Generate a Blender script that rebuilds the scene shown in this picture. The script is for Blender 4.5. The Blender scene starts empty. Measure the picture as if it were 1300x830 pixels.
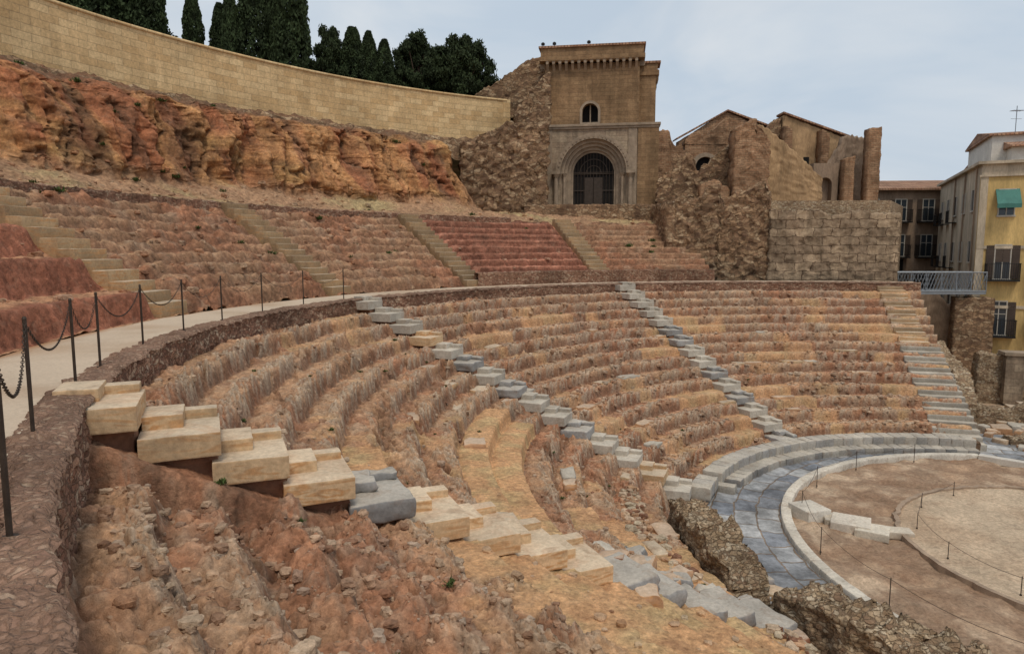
import bpy, math, random
import numpy as np
rng=np.random.default_rng(7); random.seed(7)
scene=bpy.context.scene
CX,CY=14.2,15.9          # centre of the seating circles; eye level is z=0, orchestra floor z=-7.4
FLOOR=-7.4
rad=math.radians
# ------------------------------------------------------------------ noise
perm=rng.permutation(256); perm=np.concatenate([perm,perm,perm])
G=rng.normal(size=(256,3)); G/=np.linalg.norm(G,axis=1)[:,None]
def pn(x,y,z):
    x,y,z=np.broadcast_arrays(np.asarray(x,float),np.asarray(y,float),np.asarray(z,float))
    xi=np.floor(x).astype(int);yi=np.floor(y).astype(int);zi=np.floor(z).astype(int)
    xf=x-xi;yf=y-yi;zf=z-zi;xi&=255;yi&=255;zi&=255
    u=xf*xf*xf*(xf*(xf*6-15)+10);v=yf*yf*yf*(yf*(yf*6-15)+10);w=zf*zf*zf*(zf*(zf*6-15)+10)
    out=0
    for a in (0,1):
        wa=u if a else 1-u
        pa=perm[xi+a]
        for b in (0,1):
            wb=v if b else 1-v
            pb=perm[pa+yi+b]
            for c in (0,1):
                wc=w if c else 1-w
                g=G[perm[pb+zi+c]]
                out=out+wa*wb*wc*(g[...,0]*(xf-a)+g[...,1]*(yf-b)+g[...,2]*(zf-c))
    return out*1.6
def fbm(x,y,z=0.0,o=4,g=.5):
    s=0;a=1;t=0
    for k in range(o):
        s=s+a*pn(x*2**k+17*k,y*2**k-9*k,np.asarray(z)*2**k+5*k);t+=a;a*=g
    return s/t*1.3
def ridged(x,y,z=0.0,o=4):
    s=0;a=1;t=0
    for k in range(o):
        s=s+a*(1-2*np.abs(pn(x*2**k+31*k,y*2**k+7*k,np.asarray(z)*2**k)));t+=a;a*=.5
    return s/t
def worley(x,y):
    xi=np.floor(x).astype(int);yi=np.floor(y).astype(int)
    f1=np.full(x.shape,9.);f2=f1.copy();idd=np.zeros(x.shape)
    for a in(-1,0,1):
        for b in(-1,0,1):
            cx=xi+a;cy=yi+b
            h=perm[(perm[cx&255]+cy)&255];h2=perm[h+57]
            d=np.hypot(cx+.1+.8*h/255.-x,cy+.1+.8*h2/255.-y)
            m=d<f1
            f2=np.where(m,f1,np.minimum(f2,d));idd=np.where(m,perm[h+101]/255.,idd);f1=np.where(m,d,f1)
    return f1,f2,idd
def sm(a,b,x):
    t=np.clip((x-a)/(b-a),0,1);return t*t*(3-2*t)
def lerp(a,b,t):
    return a+(b-a)*t
def lc(A,B_,t):
    return np.asarray(A)+(np.asarray(B_)-np.asarray(A))*np.asarray(t)[...,None]
# ------------------------------------------------------------------ mesh helpers
def link(o,parent=None):
    scene.collection.objects.link(o)
    if parent: o.parent=parent
    return o
def empty(name,loc=(0,0,0),rz=0):
    e=bpy.data.objects.new(name,None);e.location=loc;e.rotation_euler=(0,0,rz);e.empty_display_size=.3
    return link(e)
def quad_mesh(name,V,F,mats,UV=None,Col=None,smooth=True,mi=None):
    me=bpy.data.meshes.new(name)
    V=np.ascontiguousarray(V,dtype=np.float32);F=np.ascontiguousarray(F,dtype=np.int32)
    m=len(F)
    me.vertices.add(len(V));me.vertices.foreach_set('co',V.ravel())
    me.loops.add(m*4);me.loops.foreach_set('vertex_index',F.ravel())
    me.polygons.add(m);me.polygons.foreach_set('loop_start',np.arange(0,m*4,4,dtype=np.int32))
    try: me.polygons.foreach_set('loop_total',np.full(m,4,dtype=np.int32))
    except Exception: pass
    if smooth is not None: me.polygons.foreach_set('use_smooth',np.full(m,bool(smooth)))
    for mt in (mats if isinstance(mats,(list,tuple)) else [mats]): me.materials.append(mt)
    if mi is not None: me.polygons.foreach_set('material_index',np.asarray(mi,dtype=np.int32))
    me.update(calc_edges=True)
    if UV is not None:
        l=me.uv_layers.new(name='UVMap');l.data.foreach_set('uv',np.asarray(UV,dtype=np.float32)[F.ravel()].ravel())
    if Col is not None:
        c=me.color_attributes.new('Col','FLOAT_COLOR','POINT')
        cc=np.ones((len(V),4),dtype=np.float32);cc[:,:3]=Col;c.data.foreach_set('color',cc.ravel())
    return me
def obj(name,me,parent=None):
    return link(bpy.data.objects.new(name,me),parent)
def gridF(nu,nv):
    i=np.arange(nu*nv).reshape(nu,nv)
    return np.stack([i[:-1,:-1],i[1:,:-1],i[1:,1:],i[:-1,1:]],-1).reshape(-1,4)
def grid_obj(name,P,mat,UV=None,Col=None,smooth=True,parent=None):
    nu,nv=P.shape[:2]
    me=quad_mesh(name,P.reshape(-1,3),gridF(nu,nv),mat,None if UV is None else UV.reshape(-1,2),None if Col is None else Col.reshape(-1,3),smooth)
    return obj(name,me,parent)
class B:
    def __init__(s): s.v=[];s.f=[]
    def box(s,x0,x1,y0,y1,z0,z1,a=0,piv=(0,0)):
        n=len(s.v)
        for z in(z0,z1):
            for x,y in((x0,y0),(x1,y0),(x1,y1),(x0,y1)):
                if a:
                    dx,dy=x-piv[0],y-piv[1];x2=piv[0]+dx*math.cos(a)-dy*math.sin(a);y2=piv[1]+dx*math.sin(a)+dy*math.cos(a);s.v.append((x2,y2,z))
                else: s.v.append((x,y,z))
        s.f+=[tuple(n+i for i in q) for q in((3,2,1,0),(4,5,6,7),(0,1,5,4),(1,2,6,5),(2,3,7,6),(3,0,4,7))];return s
    def prism(s,pts,ax,a0,a1):
        n=len(s.v);k=len(pts)
        for a in(a0,a1):
            for p in pts:
                s.v.append({'y':(p[0],a,p[1]),'x':(a,p[0],p[1]),'z':(p[0],p[1],a)}[ax])
        s.f.append(tuple(n+i for i in range(k)));s.f.append(tuple(n+k+i for i in reversed(range(k))))
        for i in range(k):
            j=(i+1)%k;s.f.append((n+i,n+j,n+k+j,n+k+i))
        return s
    def cyl(s,x,y,z0,z1,r0,r1=None,n=12):
        r1=r0 if r1 is None else r1;b=len(s.v)
        for z,r in((z0,r0),(z1,r1)):
            for i in range(n): s.v.append((x+r*math.cos(2*math.pi*i/n),y+r*math.sin(2*math.pi*i/n),z))
        for i in range(n): s.f.append((b+i,b+(i+1)%n,b+n+(i+1)%n,b+n+i))
        s.f.append(tuple(b+n+i for i in range(n)));return s
    def bar(s,p,q,r=.02,n=6):
        p=np.array(p,float);q=np.array(q,float);d=q-p;L=np.linalg.norm(d);d/=L
        u=np.cross(d,(0,0,1.));
        if np.linalg.norm(u)<.01:u=np.array((1.,0,0))
        u/=np.linalg.norm(u);w=np.cross(d,u);b=len(s.v)
        for c in(p,q):
            for i in range(n):
                a=2*math.pi*i/n;s.v.append(tuple(c+r*(math.cos(a)*u+math.sin(a)*w)))
        for i in range(n): s.f.append((b+i,b+(i+1)%n,b+n+(i+1)%n,b+n+i))
        s.f.append(tuple(b+i for i in range(n)));s.f.append(tuple(b+n+i for i in range(n)));return s
    def ring(s,cx,zs,r0,r1,y0,y1,n=20,a0=0,a1=math.pi):
        b=len(s.v)
        for i in range(n+1):
            a=a0+(a1-a0)*i/n;c,d=math.cos(a),math.sin(a)
            for r,y in((r0,y0),(r1,y0),(r1,y1),(r0,y1)): s.v.append((cx+r*c,y,zs+r*d))
        for i in range(n):
            for k in range(4):
                p=b+4*i+k;q=b+4*i+(k+1)%4;s.f.append((p,q,q+4,p+4))
        s.f.append((b,b+1,b+2,b+3));e=b+4*n;s.f.append((e,e+1,e+2,e+3));return s
    def archwall(s,x0,x1,z0,z1,cx,a,zs,y0,y1,n=20,zb=None):
        zb=z0 if zb is None else zb
        s.box(x0,cx-a,y0,y1,z0,z1);s.box(cx+a,x1,y0,y1,z0,z1)
        if zb>z0: s.box(cx-a,cx+a,y0,y1,z0,zb)
        b=len(s.v)
        for i in range(n+1):
            t=math.pi*i/n;x=cx+a*math.cos(t);z=zs+a*math.sin(t)
            for y in(y0,y1): s.v.append((x,y,z));s.v.append((x,y,z1))
        for i in range(n):
            p=b+4*i
            s.f+=[(p,p+1,p+5,p+4),(p+2,p+3,p+7,p+6),(p,p+2,p+6,p+4),(p+1,p+3,p+7,p+5)]
        return s
    def obj(s,name,mat,parent=None,bevel=0,smooth=False):
        me=bpy.data.meshes.new(name);me.from_pydata(s.v,[],s.f);me.materials.append(mat)
        uv=me.uv_layers.new(name='UVMap')
        for p in me.polygons:
            n=p.normal
            if abs(n.z)>.7:
                for li in p.loop_indices:
                    c=me.vertices[me.loops[li].vertex_index].co;uv.data[li].uv=(c.x,c.y)
            else:
                t=(-n.y,n.x);L=math.hypot(*t) or 1
                for li in p.loop_indices:
                    c=me.vertices[me.loops[li].vertex_index].co;uv.data[li].uv=((c.x*t[0]+c.y*t[1])/L,c.z)
            p.use_smooth=smooth
        o=obj(name,me,parent)
        if bevel:
            m=o.modifiers.new('Bevel','BEVEL');m.width=bevel;m.segments=2;m.limit_method='ANGLE'
        return o
# ------------------------------------------------------------------ materials
def newmat(name,rough=.9,spec=.25):
    m=bpy.data.materials.new(name);m.use_nodes=True;nt=m.node_tree;b=nt.nodes['Principled BSDF']
    b.inputs['Roughness'].default_value=rough
    b.inputs['Specular IOR Level'].default_value=spec
    return m,nt,b
def noise(nt,co,scale,detail=6,rough=.6,dist=0):
    n=nt.nodes.new('ShaderNodeTexNoise');n.inputs['Scale'].default_value=scale;n.inputs['Detail'].default_value=min(detail,5)
    n.inputs['Roughness'].default_value=rough;n.inputs['Distortion'].default_value=dist;nt.links.new(co,n.inputs['Vector']);return n.outputs['Fac']
def mrange(nt,s,a,b,c,d):
    n=nt.nodes.new('ShaderNodeMapRange');n.inputs[1].default_value=a;n.inputs[2].default_value=b;n.inputs[3].default_value=c;n.inputs[4].default_value=d
    nt.links.new(s,n.inputs[0]);return n.outputs[0]
def mul(nt,col,fac):
    n=nt.nodes.new('ShaderNodeVectorMath');n.operation='SCALE';nt.links.new(col,n.inputs[0]);nt.links.new(fac,n.inputs['Scale']);return n.outputs[0]
def mixc(nt,f,a,b):
    n=nt.nodes.new('ShaderNodeMix');n.data_type='RGBA'
    for s,i in((f,0),(a,6),(b,7)):
        if hasattr(s,'links'): nt.links.new(s,n.inputs[i])
        elif isinstance(s,(int,float)): n.inputs[i].default_value=s
        else: n.inputs[i].default_value=(*s,1)
    return n.outputs[2]
def math_(nt,op,a,b=None):
    n=nt.nodes.new('ShaderNodeMath');n.operation=op
    for s,i in((a,0),(b,1)):
        if s is None: continue
        if hasattr(s,'links'): nt.links.new(s,n.inputs[i])
        else: n.inputs[i].default_value=s
    return n.outputs[0]
def bump(nt,b,h,strength=.5,dist=.05,prev=None):
    n=nt.nodes.new('ShaderNodeBump');n.inputs['Strength'].default_value=strength;n.inputs['Distance'].default_value=dist
    nt.links.new(h,n.inputs['Height'])
    if prev: nt.links.new(prev,n.inputs['Normal'])
    nt.links.new(n.outputs[0],b.inputs['Normal']);return n.outputs[0]
def mat_earth(name,rough=.92,peb=16,amp=.8,bd=.04,fine=12.,pale=.2,dark=.45):
    m,nt,b=newmat(name,rough,.2)
    at=nt.nodes.new('ShaderNodeAttribute');at.attribute_name='Col'
    co=nt.nodes.new('ShaderNodeTexCoord').outputs['Object']
    n1=noise(nt,co,.9,5,.65,.4);n2=noise(nt,co,fine,5,.8)
    f=math_(nt,'MULTIPLY',mrange(nt,n1,.3,.7,1-.28*amp,1+.28*amp),mrange(nt,n2,.32,.68,1-.52*amp,1+.44*amp))
    v=nt.nodes.new('ShaderNodeTexVoronoi');v.inputs['Scale'].default_value=peb;nt.links.new(co,v.inputs['Vector'])
    sp=nt.nodes.new('ShaderNodeSeparateColor');nt.links.new(v.outputs['Color'],sp.inputs[0])
    f=math_(nt,'MULTIPLY',f,mrange(nt,sp.outputs[0],0,1,1-.18*amp,1+.18*amp))
    c=mul(nt,at.outputs['Color'],f)
    n4=noise(nt,co,2.6,5,.72,.6)
    c=mixc(nt,mrange(nt,n4,.52,.72,0,pale),c,(.46,.35,.245))
    c=mixc(nt,mrange(nt,n4,.47,.30,0,dark),c,(.21,.09,.05))
    nt.links.new(c,b.inputs['Base Color'])
    h=math_(nt,'ADD',n2,math_(nt,'MULTIPLY',v.outputs['Distance'],-.25))
    bump(nt,b,h,.95,bd)
    return m
def mat_rubble(name,sc=4.5,cols=((.13,.075,.05),(.27,.15,.095),(.36,.235,.15),(.42,.33,.23)),mortar=(.27,.19,.13),asp=1.7,use_uv=True,bd=.05,ew=.12,mx=.35,md=.62):
    m,nt,b=newmat(name,.93,.2)
    tc=nt.nodes.new('ShaderNodeTexCoord')
    co=tc.outputs['UV' if use_uv else 'Object'];mp=nt.nodes.new('ShaderNodeMapping');mp.inputs['Scale'].default_value=(1,asp,1) if use_uv else (1,1,asp)
    nt.links.new(co,mp.inputs[0])
    ns=nt.nodes.new('ShaderNodeTexNoise');ns.inputs['Scale'].default_value=sc*.9;ns.inputs['Detail'].default_value=4;nt.links.new(mp.outputs[0],ns.inputs['Vector'])
    va=nt.nodes.new('ShaderNodeVectorMath');va.operation='MULTIPLY_ADD';nt.links.new(ns.outputs['Color'],va.inputs[0]);va.inputs[1].default_value=(1.1/sc,1.1/sc,1.1/sc);nt.links.new(mp.outputs[0],va.inputs[2])
    v1=nt.nodes.new('ShaderNodeTexVoronoi');v1.inputs['Scale'].default_value=sc;nt.links.new(va.outputs[0],v1.inputs['Vector'])
    v2=nt.nodes.new('ShaderNodeTexVoronoi');v2.feature='DISTANCE_TO_EDGE';v2.inputs['Scale'].default_value=sc;nt.links.new(va.outputs[0],v2.inputs['Vector'])
    sp=nt.nodes.new('ShaderNodeSeparateColor');nt.links.new(v1.outputs['Color'],sp.inputs[0])
    rp=nt.nodes.new('ShaderNodeValToRGB');e=rp.color_ramp.elements
    e[0].color=(*cols[0],1);e[1].color=(*cols[-1],1);e[1].position=1
    for k in range(1,len(cols)-1):
        q=e.new(k/(len(cols)-1));q.color=(*cols[k],1)
    nt.links.new(sp.outputs[0],rp.inputs[0])
    oc=tc.outputs['Object'];n1=noise(nt,oc,.5,5,.65,.3);n2=noise(nt,oc,11,5,.75)
    edge=mrange(nt,math_(nt,'ADD',v2.outputs['Distance'],mrange(nt,n2,.3,.7,-.06,.06)),.0,ew,0,1)
    c=mixc(nt,edge,mul(nt,mixc(nt,0.,mortar,mortar),mrange(nt,v2.outputs['Distance'],0,.08,md,1.)),rp.outputs[0])
    n3=noise(nt,oc,1.4,4,.6,.3);c=mixc(nt,mrange(nt,n3,.45,.65,0,mx),c,mortar)
    f=math_(nt,'MULTIPLY',mrange(nt,n1,.3,.7,.64,1.34),mrange(nt,n2,.3,.7,.64,1.36))
    nt.links.new(mul(nt,c,f),b.inputs['Base Color'])
    h=math_(nt,'ADD',math_(nt,'MULTIPLY',edge,.55),math_(nt,'MULTIPLY',n2,.95))
    bump(nt,b,h,.95,bd);return m
def mat_ashlar(name,bw,bh,c1,c2,mortar,ms=.014,stain=.35,bd=.02,bias=0.,sq=.5,wob=.04,rough=.9):
    m,nt,b=newmat(name,rough,.2);tc=nt.nodes.new('ShaderNodeTexCoord')
    br=nt.nodes.new('ShaderNodeTexBrick');br.inputs['Scale'].default_value=1;br.inputs['Brick Width'].default_value=bw;br.inputs['Row Height'].default_value=bh
    br.inputs['Mortar Size'].default_value=ms;br.inputs['Mortar Smooth'].default_value=.3;br.inputs['Bias'].default_value=bias;br.offset=sq
    br.inputs['Color1'].default_value=(*c1,1);br.inputs['Color2'].default_value=(*c2,1);br.inputs['Mortar'].default_value=(*mortar,1)
    ns=nt.nodes.new('ShaderNodeTexNoise');ns.inputs['Scale'].default_value=2.2;nt.links.new(tc.outputs['UV'],ns.inputs['Vector'])
    va=nt.nodes.new('ShaderNodeVectorMath');va.operation='MULTIPLY_ADD';nt.links.new(ns.outputs['Color'],va.inputs[0]);va.inputs[1].default_value=(wob,wob,0);nt.links.new(tc.outputs['UV'],va.inputs[2])
    nt.links.new(va.outputs[0],br.inputs['Vector'])
    oc=tc.outputs['Object'];n1=noise(nt,oc,.45,5,.7,.5);n2=noise(nt,oc,9,5,.7)
    f=math_(nt,'MULTIPLY',mrange(nt,n1,.3,.7,1-stain,1+stain),mrange(nt,n2,.3,.7,.76,1.24))
    mp=nt.nodes.new('ShaderNodeMapping');mp.inputs['Scale'].default_value=(1.6,1.6,.16);nt.links.new(oc,mp.inputs[0])
    n5=noise(nt,mp.outputs[0],1.4,4,.6)   # weather streaks
    f=math_(nt,'MULTIPLY',f,mrange(nt,n5,.35,.65,1-stain*.6,1+stain*.35))
    nt.links.new(mul(nt,br.outputs['Color'],f),b.inputs['Base Color'])
    h=math_(nt,'ADD',math_(nt,'MULTIPLY',br.outputs['Fac'],-1.),math_(nt,'MULTIPLY',n2,.7))
    bump(nt,b,h,.8,bd);return m
def mat_plain(name,col,rough=.85,var=.2,sc=2.,bd=.01,metal=0,streak=False):
    m,nt,b=newmat(name,rough,.3);tc=nt.nodes.new('ShaderNodeTexCoord');co=tc.outputs['Object']
    if streak:
        mp=nt.nodes.new('ShaderNodeMapping');mp.inputs['Scale'].default_value=(1,1,.25);nt.links.new(co,mp.inputs[0]);co=mp.outputs[0]
    n1=noise(nt,co,sc,5,.65,.3);n2=noise(nt,co,sc*12,4,.7)
    rgb=nt.nodes.new('ShaderNodeRGB');rgb.outputs[0].default_value=(*col,1)
    f=math_(nt,'MULTIPLY',mrange(nt,n1,.3,.7,1-var,1+var),mrange(nt,n2,.3,.7,1-var*.6,1+var*.6))
    nt.links.new(mul(nt,rgb.outputs[0],f),b.inputs['Base Color']);b.inputs['Metallic'].default_value=metal
    if bd: bump(nt,b,n2,.5,bd)
    return m
def mat_block(name):
    m,nt,b=newmat(name,.75,.3);tc=nt.nodes.new('ShaderNodeTexCoord');co=tc.outputs['Object']
    at=nt.nodes.new('ShaderNodeAttribute');at.attribute_name='Col'
    mp=nt.nodes.new('ShaderNodeMapping');mp.inputs['Scale'].default_value=(.7,.7,4.2);mp.inputs['Rotation'].default_value=(.22,.16,0);nt.links.new(co,mp.inputs[0])
    n1=noise(nt,mp.outputs[0],1.4,3,.5,1.5);n2=noise(nt,co,16,5,.7);n0=noise(nt,co,1.3,4,.6)
    band=math_(nt,'PINGPONG',math_(nt,'MULTIPLY',n1,8.),1.)
    sp=mrange(nt,band,.35,.95,0,1)
    sc=nt.nodes.new('ShaderNodeSeparateColor');nt.links.new(at.outputs['Color'],sc.inputs[0])
    warm=mrange(nt,math_(nt,'SUBTRACT',sc.outputs[0],sc.outputs[2]),.14,.24,0,1)
    ge=nt.nodes.new('ShaderNodeNewGeometry');sx=nt.nodes.new('ShaderNodeSeparateXYZ');nt.links.new(ge.outputs['Normal'],sx.inputs[0])
    c=mixc(nt,math_(nt,'MULTIPLY',math_(nt,'MULTIPLY',sp,warm),mrange(nt,n0,.35,.6,.35,.85)),at.outputs['Color'],(.47,.235,.09))
    c=mixc(nt,mrange(nt,sx.outputs[2],.6,.95,0,.5),c,(.58,.505,.40))   # upward faces mixed paler
    dirt=noise(nt,co,3.2,5,.7,.3);c=mixc(nt,mrange(nt,dirt,.52,.75,0,.6),c,(.24,.145,.085))
    f=math_(nt,'MULTIPLY',mrange(nt,n0,.3,.7,.8,1.18),mrange(nt,n2,.3,.7,.78,1.2))
    nt.links.new(mul(nt,c,f),b.inputs['Base Color']);bump(nt,b,n2,.6,.010);return m
M_earth=mat_earth('terrace_earth')
M_rock=mat_earth('cliff_rock',peb=6.5,bd=.09,fine=6.,amp=.95)
M_ground=mat_earth('dirt_ground',peb=9,amp=.65,dark=.25)
M_path=mat_earth('path_surface',.85,30,.25,.005,20,.1,.0)
M_block=mat_block('step_stone')
M_podium=mat_rubble('podium_rubble',9,((.15,.075,.05),(.26,.135,.088),(.35,.205,.135),(.43,.32,.225)),(.25,.145,.095),1.6,bd=.04,md=.75)
M_coping=mat_rubble('coping_rubble',17,((.20,.115,.08),(.26,.155,.105),(.29,.18,.125),(.35,.25,.175)),(.255,.155,.105),1.,bd=.03,ew=.22,md=.88,mx=.6)
M_rub=mat_rubble('castle_rubble',3.6,((.12,.07,.045),(.25,.15,.088),(.35,.225,.13),(.44,.325,.21)),(.27,.175,.105),1.6)
M_rubs=mat_rubble('ruin_rubble',7.5,((.24,.15,.095),(.36,.25,.155),(.45,.335,.215),(.54,.45,.33)),(.33,.23,.145),2.0,False,bd=.05,md=.7)
M_brick=mat_ashlar('old_brick',.36,.13,(.29,.155,.085),(.38,.235,.14),(.25,.165,.10),.014,.42,.03,wob=.12)
M_yellow=mat_ashlar('sandstone_ashlar',.82,.34,(.53,.355,.175),(.68,.50,.275),(.42,.30,.17),.012,.18,.012)
M_big=mat_ashlar('ancient_ashlar',1.02,.50,(.25,.18,.12),(.42,.31,.205),(.13,.085,.055),.02,.42,.09,wob=.2)
M_tower=mat_ashlar('tower_ashlar',.62,.27,(.22,.135,.072),(.29,.185,.10),(.215,.14,.082),.008,.36,.015)
M_portal=mat_ashlar('portal_stone',.75,.36,(.25,.185,.13),(.34,.265,.185),(.2,.15,.11),.008,.40,.015)
M_mould=mat_plain('moulded_stone',(.30,.23,.165),.85,.3,2.)
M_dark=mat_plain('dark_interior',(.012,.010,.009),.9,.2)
M_iron=mat_plain('wrought_iron',(.03,.028,.027),.5,.2,5,0,.6)
M_post=mat_plain('weathered_steel',(.06,.045,.035),.6,.3,8,.002,.4)
M_plaster=mat_plain('ochre_plaster',(.37,.24,.13),.9,.38,1.2,.03,streak=True)
M_yel=mat_plain('yellow_render',(.56,.39,.16),.85,.28,1.,.004,streak=True)
M_cream=mat_plain('cream_render',(.46,.38,.28),.9,.34,1.,.006,streak=True)
M_white=mat_plain('white_render',(.58,.55,.50),.85,.18,1.,.004)
M_brownr=mat_plain('brown_render',(.28,.20,.14),.9,.34,1.2,.006,streak=True)
M_tile=mat_ashlar('roof_tile',.22,.35,(.32,.165,.10),(.42,.26,.165),(.18,.10,.07),.03,.35,.04)
M_glass,_nt,_b=newmat('window_glass',.12,.6);_b.inputs['Base Color'].default_value=(.03,.04,.05,1)
M_frame=mat_plain('window_frame',(.46,.42,.36),.6,.15)
M_shut=mat_plain('shutter_wood',(.085,.06,.045),.6,.2)
M_green=mat_plain('green_awning',(.06,.18,.15),.7,.2)
M_metal=mat_plain('galvanised_metal',(.26,.28,.30),.45,.15,4,0,.7)
M_kerb=mat_plain('white_limestone',(.58,.53,.46),.8,.22,1.5,.006)
M_pave=mat_ashlar('stone_paving_slabs',.95,.62,(.17,.18,.20),(.36,.355,.345),(.20,.15,.11),.025,.55,.03,wob=.2,rough=.55)
M_leaf=bpy.data.materials.new('cypress_foliage');M_leaf.use_nodes=True
_nt=M_leaf.node_tree;_b=_nt.nodes['Principled BSDF'];_b.inputs['Roughness'].default_value=.8;_b.inputs['Specular IOR Level'].default_value=.15
_a=_nt.nodes.new('ShaderNodeAttribute');_a.attribute_name='Col';_nt.links.new(_a.outputs['Color'],_b.inputs['Base Color'])
M_bark=mat_plain('bark',(.10,.07,.05),.95,.3,4,.02)
# ------------------------------------------------------------------ colours
TAN=np.array((.48,.285,.165));RED=np.array((.41,.19,.105));BRN=np.array((.20,.10,.06));CLAY=np.array((.59,.335,.165));ORG=np.array((.49,.265,.135));PALE=np.array((.52,.385,.265))
# ------------------------------------------------------------------ lower seating (terrain)
TREAD=.753
STAIRS=[203.8,158.9,114.5,74.2]
def stair_top(k): return -1.64-.37*k
r=np.linspace(9.25,20.8,500)
th=np.concatenate([np.arange(70.6,150,.16),np.arange(150,238,.08)])
R,T=np.meshgrid(r,th,indexing='ij');Tr=np.radians(T)
X=CX+R*np.cos(Tr);Y=CY+R*np.sin(Tr)
n1=fbm(X*.32,Y*.32,0,3);n2=fbm(X*1.1,Y*1.1,3,3);n3=fbm(X*4.2,Y*4.2,7,4);n4=fbm(X*14,Y*14,11,2)
nr1=fbm(np.radians(T)*R*.45,R*.8,51.,4)
e=np.interp(T,[70,113,116,157,160.5,188,202,205,240],[.04,.08,.14,.22,.34,.38,.38,.50,.58])+n1*.28+.75*sm(.14,.44,nr1)*(T<203.8)
rowi=np.floor((20.7-R)/TREAD).astype(int)
hsh=perm[(perm[(rowi*7)&255]+np.floor(T/9.+rowi*.37).astype(int))&255]/255.
K=((hsh>.86)&(T<157)).astype(float)*.75
K=np.maximum(K,(((rowi==7)|(rowi==8))&(T>166)&(T<203)).astype(float))
K=np.maximum(K,((rowi==4)&(T>193)&(T<203)).astype(float))
K=np.maximum(K,((rowi>=10)&(T>186)&(T<203)&(hsh>.4)).astype(float)*.9)
K=np.maximum(K,sm(204.5,205.5,T)*sm(17.5,16.6,R+n2*1.6+(T-204)*.06))
K=np.maximum(K,sm(.3,.42,fbm(X*.5,Y*.5,20,2))*(T<200)*.6)
e=np.clip(e*(1-.85*K),.0,1)
near=sm(203,206,T)
q=(20.7-R)/TREAD+n2*.55*e+n3*(.03+.04*e)+n1*.06
qi=np.floor(q);f=q-qi
w=.08+.50*e**1.3
s=qi+sm(0,1,(f-(1-w))/w)
Z=-2.05-.354*s-.03*f
Z-=.05*(1-.5*e)*sm(.16,.0,f)*(1-K*.5)          # groove cut at riser feet for a darker gap
AXl=np.radians(T)*15
gl=pn(AXl*.5+n2*.9,R*.3,4.)+.4*pn(AXl*1.5,R*.7,8.)
gul=np.exp(-(gl/.10)**2)
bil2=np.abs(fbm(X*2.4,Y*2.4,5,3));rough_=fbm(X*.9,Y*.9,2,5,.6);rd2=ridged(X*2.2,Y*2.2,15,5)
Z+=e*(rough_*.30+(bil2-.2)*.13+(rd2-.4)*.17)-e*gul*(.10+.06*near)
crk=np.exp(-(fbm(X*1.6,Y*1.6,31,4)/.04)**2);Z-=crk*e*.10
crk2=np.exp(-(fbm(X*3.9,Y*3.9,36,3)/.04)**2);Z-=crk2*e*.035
Z+=n3*.055*(.2+e)*(1-.6*K)+n4*.022*(.5+e)*(1-.5*K)
f1b,f2b,widb=worley(np.radians(T)*R*4.2+n3*.4,q*3.4+n3*.3)
lip=(1-K)*sm(.40,.62,f)*sm(1.02,.9,f)*sm(.75,.35,e)
Z+=lip*.085*sm(.0,.3,f2b-f1b)*(widb*1.0+.15)
f1c,f2c,widc=worley(X*5.5+n3*.6,Y*5.5+n4*.3)
pm=sm(-.1,.25,fbm(X*1.3,Y*1.3,61,2))
Z+=(1-K)*e*.05*sm(.05,.4,f2c-f1c)*(widc>.45)*pm
Z+=-.34*near*sm(17,20,R)
for a in STAIRS:
    ww=1.0 if a<80 else .62
    d=R*np.radians(T-a);kk=(20.95-R)/TREAD
    m=sm(ww+.12,ww-.02,np.abs(d+n3*.08));Z=lerp(Z,np.maximum(Z,-1.64-.37*kk-.25+n3*.05),m)
    if a>80: Z=np.where(np.abs(d)<ww-.1,np.minimum(Z,-1.64-.37*np.floor(kk)-.12),Z)
edge=sm(10.35,10.1,R+n2*.25)*sm(150,168,T);Z=lerp(Z,FLOOR-.02+n3*.08,edge)
Z=np.maximum(Z,-7.6)
tl=sm(-.3,.4,n1+.4*n2)
col=lc(lc(TAN,RED,tl*.9),PALE,.5*sm(.0,.5,fbm(X*1.7,Y*1.7,30,3)))
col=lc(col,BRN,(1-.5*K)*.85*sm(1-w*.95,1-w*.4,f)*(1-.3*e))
col=lc(col,BRN,(1-.6*K)*.6*sm(.2,.0,f)*(1-.4*e))  # gap shade painted darker into the grooves at riser feet
col=lc(col,RED*.8,.5*(T>160)*sm(.15,.6,n2)*(1-K))
col=lc(col,BRN*1.1,.55*(T>120)*sm(.05,.5,fbm(X*.8,Y*.8,77,4))*(1-K))
col=lc(col,lc(CLAY,np.array((.53,.37,.185)),sm(-.2,.4,n2)),K*.85)
col=lc(col,np.array((.48,.39,.29)),lip*sm(.1,.3,f2b-f1b)*.65*(widb>.3))
col=lc(col,np.array((.46,.36,.26)),(1-K)*e*.5*sm(.1,.35,f2c-f1c)*(widc>.45)*pm)
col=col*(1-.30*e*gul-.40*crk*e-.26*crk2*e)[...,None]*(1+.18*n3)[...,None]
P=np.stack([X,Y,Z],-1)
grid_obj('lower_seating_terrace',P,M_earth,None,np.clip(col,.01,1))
def low_z(x,y):
    rr=math.hypot(x-CX,y-CY);t=math.degrees(math.atan2(y-CY,x-CX))%360
    i=int(np.clip(np.searchsorted(r,rr),0,len(r)-1));j=int(np.clip(np.searchsorted(th,t),0,len(th)-1));return Z[i,j]
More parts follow.
